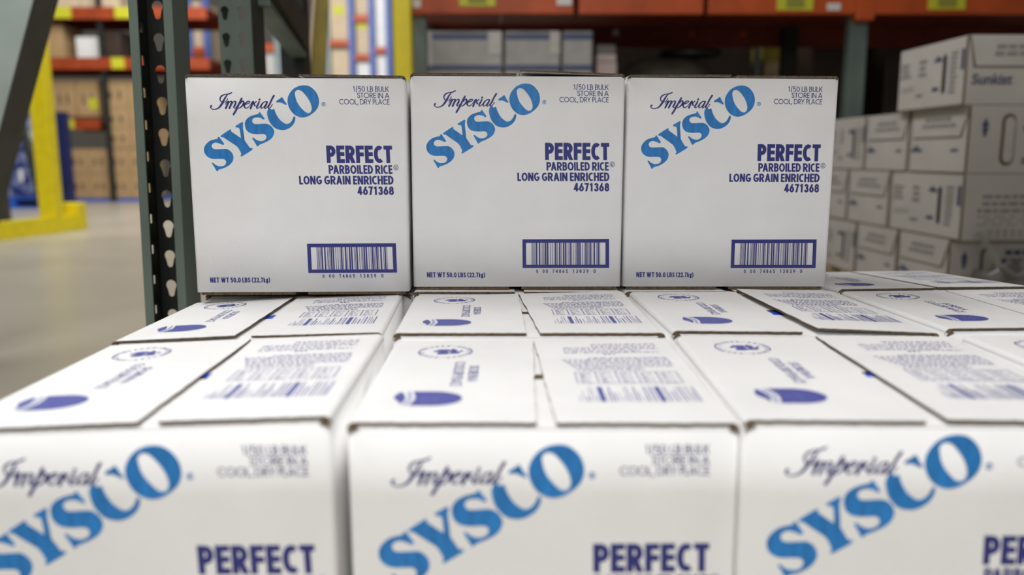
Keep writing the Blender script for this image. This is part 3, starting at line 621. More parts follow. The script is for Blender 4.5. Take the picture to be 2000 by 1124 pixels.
# slanted leg at the left edge
dl = 2.4; sp = thing('slanted_rack_leg', (at(-30, 400, dl).x, at(-30, 400, dl).y, 0), 'thick slanted grey-green steel rack leg at the left edge', 'rack leg')
o0 = Vector(sp.location); Yl = o0.y
def leg(name, pts, x0, x1, y0, y1, m):     # prism following a bent line (right-front edge), from x-offset x0..x1 and y0..y1
    vs, fs_ = [], []
    for p in pts:
        for dx, dy in ((x0, y0), (x1, y0), (x1, y1), (x0, y1)): vs.append((p.x-o0.x+dx, dy, p.z))
    for i in range(len(pts)-1):
        for k in range(4): a, b = i*4+k, i*4+(k+1) % 4; fs_.append((a, b, b+4, a+4))
    fs_ += [(3, 2, 1, 0), tuple(4*(len(pts)-1)+i for i in range(4))]
    return link(name, mesh(name, vs, fs_), sp, m)
pth = [at_y(66, 0, Yl), at_y(66+.262*495, -495, Yl)]; ft = at_y(66-.262*690, 690, Yl); ft = ft+(pth[0]-ft)*(-ft.z/(pth[0].z-ft.z)); foot = Vector((ft.x, Yl, 0)); o0.x = foot.x; sp.location = o0
leg('front_plate', [foot]+pth, -.13, 0, -.004, .0, 'lit_worn_steel'); leg('leg_tube', [foot]+pth, -.13, -.001, .0005, .125, 'leg_shade')

# ---------------------------------------------------------------- yellow guard on the floor, left
gd = thing('floor_guard', (at(60, 440, 6.9).x, at(60, 440, 6.9).y, 0), 'yellow steel rack guard with upright post on the concrete floor', 'guard')
g0 = Vector(gd.location)
pa, pb = at(-60, 474, 6.15), at(140, 448, 7.25)
bar('base_rail', Vector((pa.x-g0.x, pa.y-g0.y, .07)), Vector((pb.x-g0.x, pb.y-g0.y, .07)), .11, .135, 'yellow_paint', gd)
eb = at(141, 440, 7.3)-g0; boxm('end_block', (eb.x-.09, eb.y-.05, 0), (eb.x+.09, eb.y+.10, .24), 'yellow_paint', gd, .01)
pp = at(97, 420, 7.0)-g0; boxm('upright', (pp.x-.072, pp.y-.03, .0), (pp.x+.072, pp.y+.10, 2.6), 'yellow_paint', gd, .006)
rp = at(4, 430, 7.6)-g0; boxm('rear_post', (rp.x-.045, rp.y, 0), (rp.x+.045, rp.y+.08, 1.5), 'brown_steel', gd, .004)
s0, s1 = at(38, 225, 7.25)-g0, at(92, 425, 7.25)-g0; bar('strut', (s0.x, s0.y, s0.z), (s1.x, s1.y, s1.z), .05, .06, 'dark_green_steel', gd)

# ---------------------------------------------------------------- far storage rack on the left with brown cartons
YF = CAM.y+12.0
def X(px_, Y): return at_y(px_, 300, Y).x
def Z(py_, Y, px_=200): return at_y(px_, py_, Y).z
fr = thing('pallet_rack', (X(190, YF), YF, 0), 'orange-beamed pallet rack far back on the left, brown cartons on its shelves', 'rack'); f0 = Vector(fr.location)
def rel(px_, Y): return X(px_, Y)-f0.x
for q in (-70, 100, 212, 300): boxm('upright', (rel(q, YF)-.03, .02, 0), (rel(q, YF)+.03, .10, 4), 'shadow_steel', fr, .004)
for y0, y1, xa, xb in ((14, 38, -60, 420), (113, 136, -60, 420), (233, 253, 100, 200)):
    z0, z1 = Z(y1, YF), Z(y0, YF); bm_ = boxm('beam', (rel(xa, YF), -.03, z0), (rel(xb, YF), .019, z1), 'red_steel', fr, .004)
    boxm('beam', (rel(xa, YF), 1.0, z0), (rel(xb, YF), 1.05, z1), 'shaded_orange_steel', fr, .004)
    boxm('deck', (rel(xa, YF), .0195, z1-.03), (rel(xb, YF), .9995, z1-.005), 'shaded_orange_steel', fr, .0)
    for q in ((126, 164), (247, 290)) if y0 == 14 else ((233, 258),) if y0 == 113 else ((132, 152),):
        boxm('label_plate', (rel(q[0], YF), -.036, z0+.01), (rel(q[1], YF), -.0305, z1), 'label_yellow', bm_ if False else fr, 0)
def plain_carton(name, lo, hi, m, label, cat='carton', group=None, marks='dark_print', band=True):
    lo, hi = Vector(lo), Vector(hi); t = thing(name, ((lo.x+hi.x)/2, lo.y, lo.z), label, cat, group)
    sx, sy, sz = (hi-lo)/2*1.0; 
    boxm('body', (-sx, 0, 0), (sx, 2*sy, 2*sz), m, t, min(.008, sz*.1))
    bm = bmesh.new()
    if marks:
        for u in (-.45, .25): add_box(bm, (sx*u, -.002, sz*.7), (sx*(u+.22), -.0005, sz*1.25))
        link('print', from_bm('print', bm), t, marks)['kind'] = 'stuff'
    else: bm.free()
    if band: boxm('tape_seam', (-.02, .02, 2*sz+.0002), (.02, 2*sy-.02, 2*sz+.0012), 'kraft', t, 0)
    return t
def grid(xs, ys, Y, dep, m, base_label, group, name='brown_carton', marks='dark_print'):
    rown = {0: 'top', 1: 'second', 2: 'third', 3: 'fourth'}; coln = ['left', 'centre-left', 'centre', 'centre-right', 'right']
    for r_ in range(len(ys)-1):
        for c_ in range(len(xs)-1):
            plain_carton(name, (X(xs[c_], Y)+.004, Y, Z(ys[r_+1], Y)+.0008), (X(xs[c_+1], Y)-.004, Y+dep, Z(ys[r_], Y)), m,
                         f'{base_label}, {rown[r_]} row, {coln[c_] if len(xs) > 2 else "single column"}', group=group, marks=marks)
YB = YF+.13
zp = Z(388, YB)
pallet(X(128, YB), X(292, YB), YB-.02, YB+1.0, 'blue plastic pallet under the brown cartons far left', 'blue_plastic', h=zp-.001)
grid([130, 170, 210, 250, 290], [291, 340, 388], YB, .5, 'brown_card', 'brown carton on the blue pallet far left', 'brown cartons on the blue pallet')
grid([208, 258, 308], [157, 213, 252, 290], YB+.02, .5, 'brown_card', 'brown carton stacked above the blue pallet load', 'brown cartons in the upper stack')
for k_, (a, b, c, d, nm) in enumerate(((109, 154, 157, 228, 'brown carton under the orange beam, far left rack'), (155, 199, 157, 228, 'brown carton with a yellow sticker under the orange beam'))):
    t = plain_carton('brown_carton', (X(a, YB)+.004, YB+.03, Z(d, YB)), (X(b, YB)-.004, YB+.5, Z(c, YB)), 'brown_card', nm)
    if k_: boxm('sticker', (.02, -.006, .1), (.15, -.003, .26), 'label_yellow', t, 0)
for a, b, c, m, nm in ((100, 142, 47, 'brown_card', 'tan carton on the middle shelf of the far left rack'), (166, 215, 72, 'white_load', 'white wrapped bundle on the middle shelf of the far left rack'), (222, 250, 60, 'brown_wrap', 'dark carton beside the white bundle on the middle shelf')):
    plain_carton('shelf_carton', (X(a, YB), YB, Z(113, YB)), (X(b, YB), YB+.6, Z(c, YB)), m, nm, marks=None)
for a, b, nm in ((104, 178, 'cream sacks on the top shelf, left of the far rack'), (180, 254, 'cream sacks on the top shelf, right of the far rack')):
    plain_carton('cream_load', (X(a, YB), YB, Z(14, YB)), (X(b, YB), YB+.7, Z(-40, YB)), 'cream_card', nm, 'load', marks=None, band=False)
# blue bottle packs behind the guard
YW = CAM.y+10.6
pallet(X(-60, YW), X(88, YW), YW-.02, YW+.6, 'blue plastic pallet behind the yellow guard', 'blue_plastic', h=.14)
k_ = 0
for i, (c, d) in enumerate(((168, 232), (233, 296), (297, None))):
    for j, (a, b) in enumerate(((-58, 14), (15, 82))):
        plain_carton('bottle_case', (X(a, YW), YW, .141 if d is None else Z(d, YW)), (X(b, YW), YW+.28, Z(c, YW)-.001), 'blue_label',
                     f'blue wrapped case behind the yellow guard, {("top", "middle", "bottom")[i]} tier {("left", "right")[j]}', 'case', 'blue wrapped cases', marks='white_load', band=False)
plain_carton('wrapped_load', (X(105, YW), YW+.05, .0), (X(129, YW), YW+.16, Z(218, YW)), 'navy_wrap', 'tall dark blue wrapped load beside the yellow guard post', 'load', marks=None, band=False)

# ---------------------------------------------------------------- far aisle racks, centre
YA = CAM.y+14.0
ar = thing('aisle_rack', (X(700, YA), YA, 0), 'distant rack with blue posts and orange beams down the aisle', 'rack'); f0 = Vector(ar.location)
for q, m in ((384, 'blue_steel'), (418, 'blue_steel'), (520, 'pale_steel'), (552, 'pale_steel'), (646, 'pale_steel'), (694, 'blue_steel'), (733, 'blue_steel'), (765, 'blue_steel')):
    boxm('upright', (rel(q, YA)-.05, -.03, 0), (rel(q, YA)+.05, .06, 5), m, ar, .004)
for xa, xb, y0, y1 in ((652, 688, 78, 90), (700, 728, 28, 42), (700, 728, 106, 118), (738, 760, 92, 104), (388, 414, 92, 108), (524, 548, 85, 100)):
    boxm('beam', (rel(xa, YA), -.02, Z(y1, YA)), (rel(xb, YA), .05, Z(y0, YA)), 'orange_steel', ar, .003)
bl = 0
for xa, xb, y0, y1, m, nm in ((652, 688, -20, 77, 'cream_card', 'cream load above the left orange beam in the far aisle'), (652, 688, 96, 240, 'cream_card', 'cream load below the left orange beam in the far aisle'),
        (701, 727, -30, 27, 'cream_card', 'cream load at the very top of the far aisle'), (701, 727, 43, 105, 'cream_card', 'cream load between the two small orange beams in the far aisle'), (701, 727, 119, 240, 'white_load', 'white load under the lower orange beam in the far aisle'),
        (739, 759, -30, 92.5, 'white_load', 'tall white load beside the yellow pillar in the far aisle'), (739, 759, 106, 240, 'white_load', 'lower white load beside the yellow pillar in the far aisle'),
        (389, 413, 0, 240, 'cream_card', 'tall cream load seen just right of the near rack post'), (525, 547, 101, 240, 'pale_film', 'pale wrapped load seen through the braced frame')):
    t = plain_carton('aisle_load', (X(xa, YA)+.003, YA+.07, 0 if y1 == 240 else Z(y1, YA)), (X(xb, YA)-.003, YA+.9, Z(y0, YA)), m, nm, 'load', marks=None, band=False)
    if m == 'cream_card' and y0 > 40 or y0 == -20: boxm('tag', (-.09, -.012, .55 if y0 > 90 else .4), (.09, -.001, .75 if y0 > 90 else .55), 'label_yellow', t, 0)
# yellow pillar and leaning yellow guard
pil = thing('guard_post', (at(787, 100, 4.1).x, at(787, 100, 4.1).y, 0), 'bright yellow guard pillar at the end of the orange rack', 'post')
boxm('column', (-.045, 0, 0), (.045, .09, 2.6), 'yellow_paint', pil, .01); boxm('foot_plate', (-.10, -.06, 0), (.10, .15, .012), 'yellow_paint', pil, .002)
YG = CAM.y+3.1; p1, p2 = at_y(619, 148, YG), at_y(627, 0, YG); dv = (p2-p1)/(p2.z-p1.z); foot = p1-dv*p1.z
sgp = thing('corner_guard', (foot.x, YG, 0), 'dull yellow corner guard with pale edge behind the braced frame', 'guard')
def gpt(z, off): return (dv.x*z+off, 0, z)
bm = bmesh.new(); zt_ = 1.9; wb, wt = .030, .006
V = [bm.verts.new(Vector(gpt(z, o))+Vector((0, y, 0))) for z, w_ in ((0, wb+.012), (p1.z, wb), (zt_, wt)) for o, y in ((-w_, 0), (w_, 0), (w_, .014), (-w_, .014))]
for k in (0, 4):
    for i in range(4): bm.faces.new([V[k+i], V[k+(i+1) % 4], V[k+4+(i+1) % 4], V[k+4+i]])
bm.faces.new(V[:4][::-1]); bm.faces.new(V[8:]); link('guard_plate', from_bm('guard_plate', bm), sgp, 'dull_yellow')
bar('guard_edge', gpt(0, -wb-.016), gpt(zt_, -wt-.004), .010, .02, 'cream_card', sgp, up=(0, 1, 0))

# ---------------------------------------------------------------- orange rack on the right
YR = CAM.y+4.5
rr_ = thing('orange_rack', (X(1300, YR), YR, 0), 'orange pallet rack over the right background, green posts and yellow labels', 'rack'); f0 = Vector(rr_.location)
zb0, zb1 = Z(29, YR, 1300), Z(29, YR, 1300)+.135
for q in (819, 1668, 2300):
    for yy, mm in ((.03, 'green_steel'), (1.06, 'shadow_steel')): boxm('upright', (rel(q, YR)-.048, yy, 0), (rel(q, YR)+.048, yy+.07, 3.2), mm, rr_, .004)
for xa, xb in ((806, 1117), (1127, 1362), (1372, 1650), (1686, 2290)):
    boxm('beam', (rel(xa, YR), -.03, zb0), (rel(xb, YR), .025, zb1), 'orange_steel', rr_, .005)
boxm('beam_bracket', (rel(1651, YR), -.035, zb0-.03), (rel(1685, YR), .028, zb1+.03), 'orange_steel', rr_, .004)
boxm('rear_beam', (rel(806, YR), 1.14, zb0-.02), (rel(2290, YR), 1.19, zb1), 'shaded_orange_steel', rr_, .005)
for i in range(9):
    x0 = rel(815, YR)+i*.47; boxm('deck_board', (x0, .026, zb1-.03), (x0+.462, 1.139, zb1), 'shaded_orange_steel', rr_, .002)
for xa, xb, y0, y1, m in ((901, 969, -20, 15, 'label_yellow'), (1500, 1568, -20, 22, 'label_yellow'), (1785, 1855, -20, 20, 'label_yellow'), (807, 829, 2, 18, 'label_white'), (1085, 1113, -4, 13, 'label_white'), (1595, 1620, 8, 22, 'label_white')):
    boxm('beam_label', (rel(xa, YR), -.036, Z(y1, YR, 1300)), (rel(xb, YR), -.0305, Z(y0, YR, 1300)), m, rr_, 0)
    if m == 'label_yellow':
        w_ = rel(xb, YR)-rel(xa, YR); boxm('label_print', (rel(xa, YR)+w_*.25, -.039, Z(y1, YR, 1300)+.014), (rel(xb, YR)-w_*.25, -.0365, Z(y0, YR, 1300)), 'label_dark', rr_, 0)
for q, py_, m in ((1350, 65, 'orange_steel'), (1451, 66, 'orange_steel'), (1203, 64, 'label_white')):
    p = at_y(q, py_, YR+1.13); boxm('bolt_cap', (p.x-f0.x-.018, 1.125, p.z-.018), (p.x-f0.x+.018, 1.1395, p.z+.018), m, rr_, .004)
# wrapped cases under the orange beam
YC = YR+.12
pallet(X(834, YC), X(1158, YC), YC-.02, YC+.8, 'wooden pallet under the film wrapped grey cases')
def cz(py_): return Z(py_, YC, 1000)
t1, t2 = cz(59), cz(137)
tiers = [(t2+.001, t1), (.64, t2), (.391, .639), (.141, .390)]
for ti, (z0, z1) in enumerate(tiers):
    for j, (a, b) in enumerate(((835, 983), (985, 1094), (1096, 1156))):
        t = thing('wrapped_case', ((X(a, YC)+X(b, YC))/2, YC, z0), f'grey film-wrapped case with navy bands under the orange beam, {("top", "second", "third", "bottom")[ti]} tier {("left", "middle", "right")[j]}', 'case', 'film wrapped cases')
        sx = (X(b, YC)-X(a, YC))/2-.002; hz = z1-z0-.001
        boxm('body', (-sx, 0, 0), (sx, .7, hz), 'grey_wrap', t, .012)
        boxm('upper_band', (-sx*.96, -.002, hz*.76), (sx*.96, -.0003, hz*.92), 'navy_band', t, 0); boxm('lower_band', (-sx*.96, -.002, hz*.02), (sx*.96, -.0003, hz*.13), 'navy_band', t, 0)
        if ti == 0 and j < 2: boxm('film_highlight', (sx*.62, -.006, hz*.40), (sx*.98, -.0025, hz*.98), 'pale_film', t, .002)  # pale plates drawn as bright highlights on the plastic
        if ti == 0 and j == 0: boxm('film_highlight', (-sx*1.0, -.006, hz*.1), (-sx*.84, -.0025, hz*.98), 'pale_film', t, .002)
# papers, dark bundle, drum shapes right of the wrapped cases
YD = YR+.3
pallet(X(1164, YD), X(1452, YD), YD-.02, YD+.72, 'wooden pallet under the dark sacks')
def blob(name, cx_, cy_, z0, rx_, ry_, rz_, m, label, cat, seed=0):
    bm = bmesh.new(); bmesh.ops.create_icosphere(bm, subdivisions=3, radius=1); rn = random.Random(seed)
    ph = [rn.uniform(0, 6) for _ in range(6)]
    for v in bm.verts:
        p = v.co.copy(); s = 1+.07*math.sin(3*p.x+ph[0])+.06*math.sin(4*p.y+ph[1])+.05*math.sin(5*p.z+ph[2])
        q = Vector([math.copysign(abs(c)**.6, c) for c in p])*s
        v.co = Vector((q.x*rx_, q.y*ry_, max(-.86, q.z)*rz_+.86*rz_))
    for f in bm.faces: f.smooth = True
    o = link(name, from_bm(name, bm), None, m, (cx_, cy_, z0)); return tag(o, label, cat)
zt = cz(92); zl = [.141, .36, .58, .80, 1.02]
for i, z0 in enumerate(zl):
    hh = (zl[i+1]-z0 if i < 4 else zt-z0)
    blob('dark_sack', X(1318, YD), YD+.33, z0, .30, .30, hh/2.08, 'dark_sack', f'dark olive sack in the pile behind the rice cartons, {("lowest", "second from the pallet", "third from the pallet", "fourth from the pallet", "topmost under the black ring")[i]}', 'sack', i)
def torus(name, cx_, cy_, z0, R_, r_, m, label, cat, tilt=0):
    bm = bmesh.new(); nu, nv = 28, 10; V = []
    for i in range(nu):
        a = 6.2832*i/nu
        for j in range(nv): b_ = 6.2832*j/nv; V.append(bm.verts.new(((R_+r_*math.cos(b_))*math.cos(a), (R_+r_*math.cos(b_))*math.sin(a), r_+r_*math.sin(b_))))
    for i in range(nu):
        for j in range(nv): bm.faces.new((V[i*nv+j], V[((i+1) % nu)*nv+j], V[((i+1) % nu)*nv+(j+1) % nv], V[i*nv+(j+1) % nv])).smooth = True
    o = link(name, from_bm(name, bm), None, m, (cx_, cy_, z0)); o.rotation_euler = (tilt, 0, 0); return tag(o, label, cat)
torus('rubber_ring', X(1360, YD), YD+.26, zt-.004, .17, .022, 'black_plastic', 'black rubber ring lying on the dark sacks', 'ring', .05)
# paper stack between the cases and the sacks
pw = (X(1140, YD+.2), X(1203, YD+.2))
zz = [.141, .45, .75, 1.05, Z(121, YD, 1170), Z(105, YD, 1170), Z(86, YD, 1170)]
for i in range(6):
    bm = bmesh.new(); add_box(bm, (X(1163, YD)+.0, YD+.0, zz[i]+.0015), (X(1206, YD)-.004*i, YD+.30, zz[i+1]), .006)
    o = link('paper_bundle', from_bm('paper_bundle', bm), None, 'pink_paper' if i != 5 else 'grey_print')
    tag(o, f'{"pinkish white" if i != 5 else "grey"} paper bundle beside the wrapped cases, {("lowest", "second lowest", "third lowest", "third from the top", "second from the top", "topmost")[i]}', 'bundle')
# things seen between the sacks and the green post
YE = YR+1.45
pt = thing('rack_strut', (X(1472, YE), YE, 0), 'thin pale green strut behind the dark sacks', 'strut'); boxm('strut_bar', (-.017, 0, 0), (.017, .04, Z(60, YE, 1470)), 'pale_steel', pt, .003)
boxm('foot_plate', (-.05, -.03, 0), (.05, .07, .01), 'pale_steel', pt, .001)
cr = thing('wooden_crate', (X(1511, YE), YE+.06, 0), 'upright wooden crate with a yellow cap left of the green post', 'crate')
hwc = (X(1532, YE)-X(1490, YE))/2; zc = Z(84, YE, 1510)
for i in range(3): boxm('slat', (-hwc+i*hwc*2/3+.004, -.012, 0), (-hwc+(i+1)*hwc*2/3-.004, 0, zc-.12), 'wood', cr, .002)
boxm('crate_body', (-hwc, .0005, 0), (hwc, .4, zc-.121), 'wood', cr, .003); boxm('cap', (-hwc-.004, -.014, zc-.12), (hwc+.004, .41, zc), 'dull_yellow', cr, .01)
plain_carton('dark_block', (X(1556, YE), YE-.2, 0), (X(1640, YE), YE+.6, Z(20, YE, 1600)), 'brown_wrap', 'tall dark brown wrapped load left of the green post', 'load', marks=None, band=False)
plain_carton('dark_block', (X(1150, YE), YE-.1, 0), (X(1452, YE), YE+.6, Z(70, YE, 1300)), 'brown_wrap', 'broad dark brown filler block behind the dark sacks, hiding the lit wall', 'load', marks=None, band=False)  # added block, keeps the lit back wall from showing through the rack
plain_carton('dark_block', (X(1380, YE+1.4), YE+1.4, 0), (X(1600, YE+1.4), YE+2.0, Z(40, YE+1.4, 1500)), 'brown_wrap', 'far dark brown filler block behind the wooden crate, hiding the lit wall', 'load', marks=None, band=False)  # added dark backing, covers more of the lit wall
plain_carton('dark_block', (X(1694, YE), YE-.2, 0), (X(1900, YE), YE+.6, Z(40, YE, 1720)), 'brown_wrap', 'tall dark brown wrapped load right of the green post', 'load', marks=None, band=False)
plain_carton('tan_carton', (X(1745, YE-.9), YE-.9, Z(140, YE-.9, 1800)), (X(1900, YE-.9), YE-.3, Z(60, YE-.9, 1800)), 'brown_card', 'tan carton behind the topmost citrus carton', marks=None) if False else None

# ---------------------------------------------------------------- citrus cartons on the right
XC = at(1893, 300, 2.9).x; YCit = at(1893, 300, 2.9).y
CW = .42
pallet(XC-.02, XC+.98, YCit-.02, YCit+1.42, 'wooden pallet under the stacked citrus cartons', h=.090)
cit = 'white citrus cartons in the right stack'
def lines(bm, x0, x1, z0, z1, n, f, seed, sub=.8):
    r = random.Random(seed); h = (z1-z0)/n
    for i in range(n):
        x = x0+(r.random()*.1*(x1-x0) if i else 0); xe = x1-(r.random()*.25*(x1-x0))
        while x < xe:
            l = min(xe-x, (x1-x0)*(.06+.12*r.random())); f(bm, x, x+l, z0+i*h+h*.2, z0+i*h+h*sub); x += l+(x1-x0)*.03
def citrus(y0, y1, row, left, front, label, lx=CW, dx=0.0):
    z0 = .0912+.24*row+.0004; h = .2392; L = y1-y0-.016
    t = thing('citrus_carton', (XC+dx, YCit+y0+.008, z0), label, 'carton', cit)
    boxm('body', (0, 0, 0), (lx, L, h), 'citrus_card', t, .005)
    boxm('shaded_raw_edge', (-.003, -.0005, .004), (.0, .010, h-.004), 'kraft_edge', t, 0)      # bare corrugated edge, darkened for the shadow line at the near corner
    boxm('shaded_raw_edge', (-.003, .010, 0), (.0, L, .005), 'kraft_edge', t, 0)  # dark strip for the shadow line along the bottom
    # each face: A(a, z, out) -> 3-D; a runs left to right as seen from outside
    faces = [(left, L, lambda a, z, o: (-o, L-a, z))]
    if front: faces.append((front, lx, lambda a, z, o: (a, -o, z)))
    for kind, Wd, A in faces:
        def rect(bm, a0, a1, z0_, z1_, o=.0012, o0=.0003):
            V = [bm.verts.new(A(a, z, q)) for q in (o0, o) for a, z in ((a0, z0_), (a1, z0_), (a1, z1_), (a0, z1_))]
            for f in ((4, 5, 6, 7), (0, 1, 5, 4), (1, 2, 6, 5), (2, 3, 7, 6), (3, 0, 4, 7)): bm.faces.new([V[i] for i in f])
        def shape(nm, pts, m, o=.0015):
            ink = Ink(); ink.poly([pts]); return link(nm, ink.mesh(nm, lambda a, z: A(a, z, o)), t, m)
        def arrow(a, zc_, s):
            shape('arrow_mark', [(a-.010*s, zc_-.05*s), (a+.010*s, zc_-.05*s), (a+.010*s, zc_-.02*s), (a+.022*s, zc_-.02*s), (a+.008*s, zc_+.005*s), (a+.024*s, zc_+.005*s), (a, zc_+.055*s), (a-.024*s, zc_+.005*s), (a-.008*s, zc_+.005*s), (a-.022*s, zc_-.02*s), (a-.010*s, zc_-.02*s)], 'slate_print')
        if kind == 'slot':                 # long side: hand slot near the right end, print around it
            s0 = Wd*.70; r_ = .013
            shape('hand_slot', [(s0+r_*math.cos(q), h*.5+(.058 if math.sin(q) > 0 else -.058)+r_*math.sin(q)) for q in [6.2832*i/20 for i in range(20)]], 'slot_dark', .001)
            bm = bmesh.new()
            lines(bm, Wd*.03, Wd*.2, h*.52, h*.78, 4, rect, row*10+1); lines(bm, Wd*.32, Wd*.44, h*.5, h*.8, 3, rect, row*10+2); lines(bm, Wd*.05, Wd*.3, h*.3, h*.4, 2, rect, row*10+3, .5)
            lines(bm, Wd*.30, Wd*.42, h*.18, h*.27, 1, rect, row*10+4); lines(bm, Wd*.77, Wd*.88, h*.18, h*.82, 9, rect, row*10+5)
            link('side_print', from_bm('side_print', bm), t, 'grey_print')['kind'] = 'stuff'
            bm = bmesh.new(); rect(bm, Wd*.55, Wd*.66, h*.70, h*.75); rect(bm, Wd*.58, Wd*.62, h*.75, h*.79); rect(bm, Wd*.92, Wd*.96, h*.52, h*.82); rect(bm, Wd*.54, Wd*.63, h*.26, h*.32)
            link('blue_print', from_bm('blue_print', bm), t, 'slate_print')['kind'] = 'stuff'
        if kind == 'slotb':                # long side seen from its other end: arrow, then the hand slot
            arrow(Wd*.115, h*.68, .62)
            s0 = Wd*.295; r_ = .026
            shape('hand_slot', [(s0+r_*math.cos(q), h*.5+(.065 if math.sin(q) > 0 else -.065)+r_*math.sin(q)) for q in [6.2832*i/24 for i in range(24)]], 'kraft_edge', .001)
            shape('slot_tab', [(s0+.004+.018*math.cos(q), h*.5+(.06 if math.sin(q) > 0 else -.06)+.02*math.sin(q)) for q in [6.2832*i/24 for i in range(24)]], 'citrus_card', .0013)
            bm = bmesh.new(); lines(bm, Wd*.41, Wd*.9, h*.60, h*.86, 2, rect, row+70); lines(bm, Wd*.41, Wd*.9, h*.14, h*.3, 3, rect, row+71)
            link('side_print', from_bm('side_print', bm), t, 'slate_print')['kind'] = 'stuff'
        if kind in ('flap', 'flapfront'):
            zf = h*.56
            pts = [(.006, h-.001), (Wd-.004, h-.001), (Wd*(.86 if kind == 'flap' else .93), zf), (Wd*(.06 if kind == 'flap' else .07), zf)]
            vs = [A(a, z, o) for o in (.0005, .0045) for a, z in pts]
            link('lid_flap', mesh('lid_flap', vs, [(7, 6, 5, 4), (0, 1, 5, 4), (1, 2, 6, 5), (2, 3, 7, 6), (3, 0, 4, 7)]), t, 'citrus_card')
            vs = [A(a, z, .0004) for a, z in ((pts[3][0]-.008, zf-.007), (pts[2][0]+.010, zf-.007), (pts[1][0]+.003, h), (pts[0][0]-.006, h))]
            link('lid_gap_shadow', mesh('lid_gap_shadow', vs, [(0, 1, 2, 3)]), t, 'lid_shadow')  # dark patch drawn as the shadow round the lid flap
            bm = bmesh.new()
            lines(bm, Wd*.22, Wd*.80, h*.68, h*.88, 2, lambda b, a0, a1, q0, q1: rect(b, a0, a1, q0, q1, .0058, .0047), row+30)
            link('flap_print', from_bm('flap_print', bm), t, 'grey_print')['kind'] = 'stuff'
            if kind == 'flap':
                bm = bmesh.new(); rect(bm, Wd*.02, Wd*.22, h*.33, h*.38); rect(bm, Wd*.08, Wd*.14, h*.38, h*.43); rect(bm, Wd*.72, Wd*.84, h*.33, h*.37)
                link('side_print', from_bm('side_print', bm), t, 'slate_print')['kind'] = 'stuff'
            else:
                cu = bpy.data.curves.new('wordmark', 'FONT'); cu.body = 'Sunkist'; cu.size = .050; cu.offset = .0012; cu.shear = .12
                to = bpy.data.objects.new('wordmark_text', cu); COL.objects.link(to); dgp = bpy.context.evaluated_depsgraph_get()
                me = bpy.data.meshes.new_from_object(to.evaluated_get(dgp)); bpy.data.objects.remove(to); bpy.data.curves.remove(cu)
                for v in me.vertices: v.co = Vector(A(Wd*.04+v.co.x, h*.30+v.co.y, .0016))
                me.materials.clear(); o = link('wordmark', me, t, 'slate_print')
        if kind == 'label':                # printed panel with lines of text
            shape('paper_label', [(Wd*.08, h*.02), (Wd*.97, h*.02), (Wd*.97, h*.96), (Wd*.08, h*.96)], 'label_white' if False else 'citrus_card', .0008)
            bm = bmesh.new()
            lines(bm, Wd*.12, Wd*.62, h*.40, h*.72, 3, rect, 91, .75); lines(bm, Wd*.12, Wd*.95, h*.22, h*.40, 3, rect, 92, .55); lines(bm, Wd*.6, Wd*.95, h*.74, h*.92, 2, rect, 93)
            for i in range(34): rect(bm, Wd*(.2+.022*i), Wd*(.2+.022*i+.004+.012*((i*7) % 3)/2), h*.03, h*.19)
            link('label_text', from_bm('label_text', bm), t, 'grey_print')['kind'] = 'stuff'
citrus(0, .50, 3, 'slot', 'flapfront', 'topmost white citrus carton, dark hand slot on its side and wordmark on its end', dx=-.028)
citrus(0, .42, 2, 'flap', 'slotb', 'corner citrus carton under the topmost one, arrow and hand hole on front', lx=.47)
citrus(.42, .81, 2, 'flap', None, 'middle citrus carton of the second tier, lid flap folded down its side', lx=.47)
citrus(.81, 1.23, 2, 'slot', None, 'rear citrus carton of the second tier, hand slot beside the right rice carton')
citrus(0, .55, 1, 'slot', 'label', 'corner citrus carton of the third tier with a large printed front and hand slot')
citrus(.55, .96, 1, 'flap', None, 'middle citrus carton of the third tier with a lid flap', lx=.47)
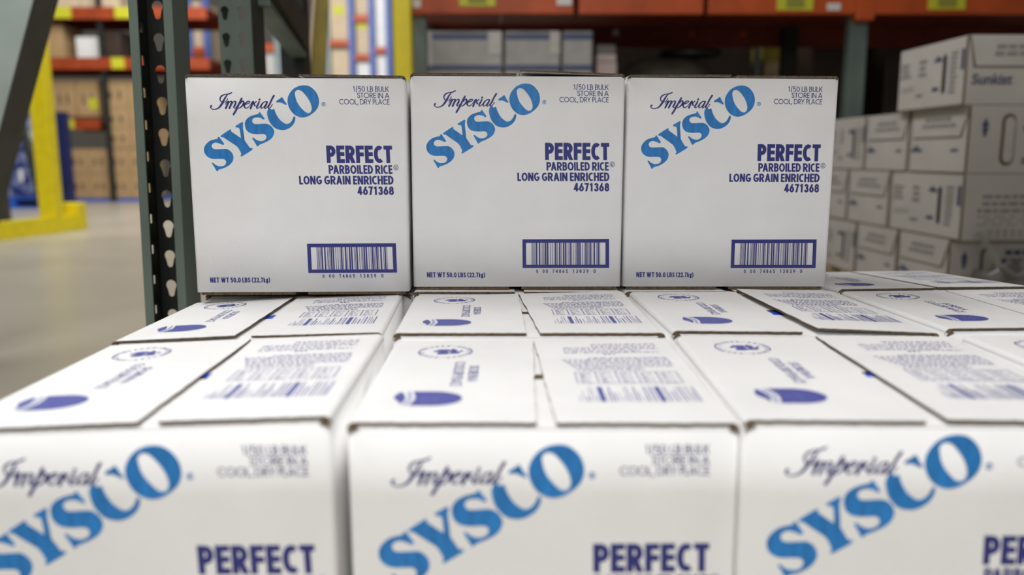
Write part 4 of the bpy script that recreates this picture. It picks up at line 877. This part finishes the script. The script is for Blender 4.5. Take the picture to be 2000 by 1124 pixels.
citrus(.96, 1.36, 1, 'flap', None, 'rear citrus carton of the third tier, partly behind the right rice carton', lx=.47)
citrus(.06, .45, 0, 'flap', 'slotb', 'corner citrus carton of the bottom tier, arrow on its shaded front', lx=.47)
citrus(.45, .84, 0, 'flap', None, 'middle citrus carton of the bottom tier with a lid flap', lx=.47)
citrus(.84, 1.32, 0, 'slot', None, 'rear citrus carton of the bottom tier with a hand slot')
# torn stretch film hanging over the bottom corner
def film(name, x0, x1, z0, z1, y, m, label, seed, torn=True):
    r = random.Random(seed); n, k = 26, 14; vs, fs_ = [], []; ph = [r.uniform(0, 6) for _ in range(5)]
    for i in range(n+1):
        for j in range(k+1):
            u, v = i/n, j/k; x = x0+(x1-x0)*u
            top_ = z1-(.05*abs(math.sin(u*5+ph[0]))+.03*math.sin(u*13+ph[1])**2 if torn else 0)
            z = z0+(top_-z0)*v; yy = y-.03*(1-v)-.022*math.sin(u*9+v*4+ph[2])-.012*math.sin(u*21-v*7+ph[3])
            vs.append((x, yy, z))
    for i in range(n):
        for j in range(k): a = i*(k+1)+j; fs_.append((a, a+k+1, a+k+2, a+1))
    me = mesh(name, vs, fs_); o = link(name, me, None, m)
    for p in me.polygons: p.use_smooth = True
    md = o.modifiers.new('thickness', 'SOLIDIFY'); md.thickness = .001
    return tag(o, label, 'plastic film')
film('stretch_film', XC+.02, XC+.47, .002, .30, YCit-.055, 'grey_film', 'crumpled grey stretch film hanging over the lowest citrus carton front', 3)
bm = bmesh.new(); rn = random.Random(4); a = Vector((XC+.035, YCit-.035, .37)); pts = [a, a+Vector((.03, -.03, -.06)), a+Vector((.055, -.06, -.12)), a+Vector((.09, -.09, -.15)), a+Vector((.15, -.09, -.12)), a+Vector((.24, -.08, -.09))]
for p, q in zip(pts[:-1], pts[1:]): add_bar(bm, p, q, .004, .03, up=(0, -1, .3))
o = link('film_strip', from_bm('film_strip', bm), None, 'torn_film'); tag(o, 'pale torn strip of stretch film across the lowest citrus carton front', 'plastic film')
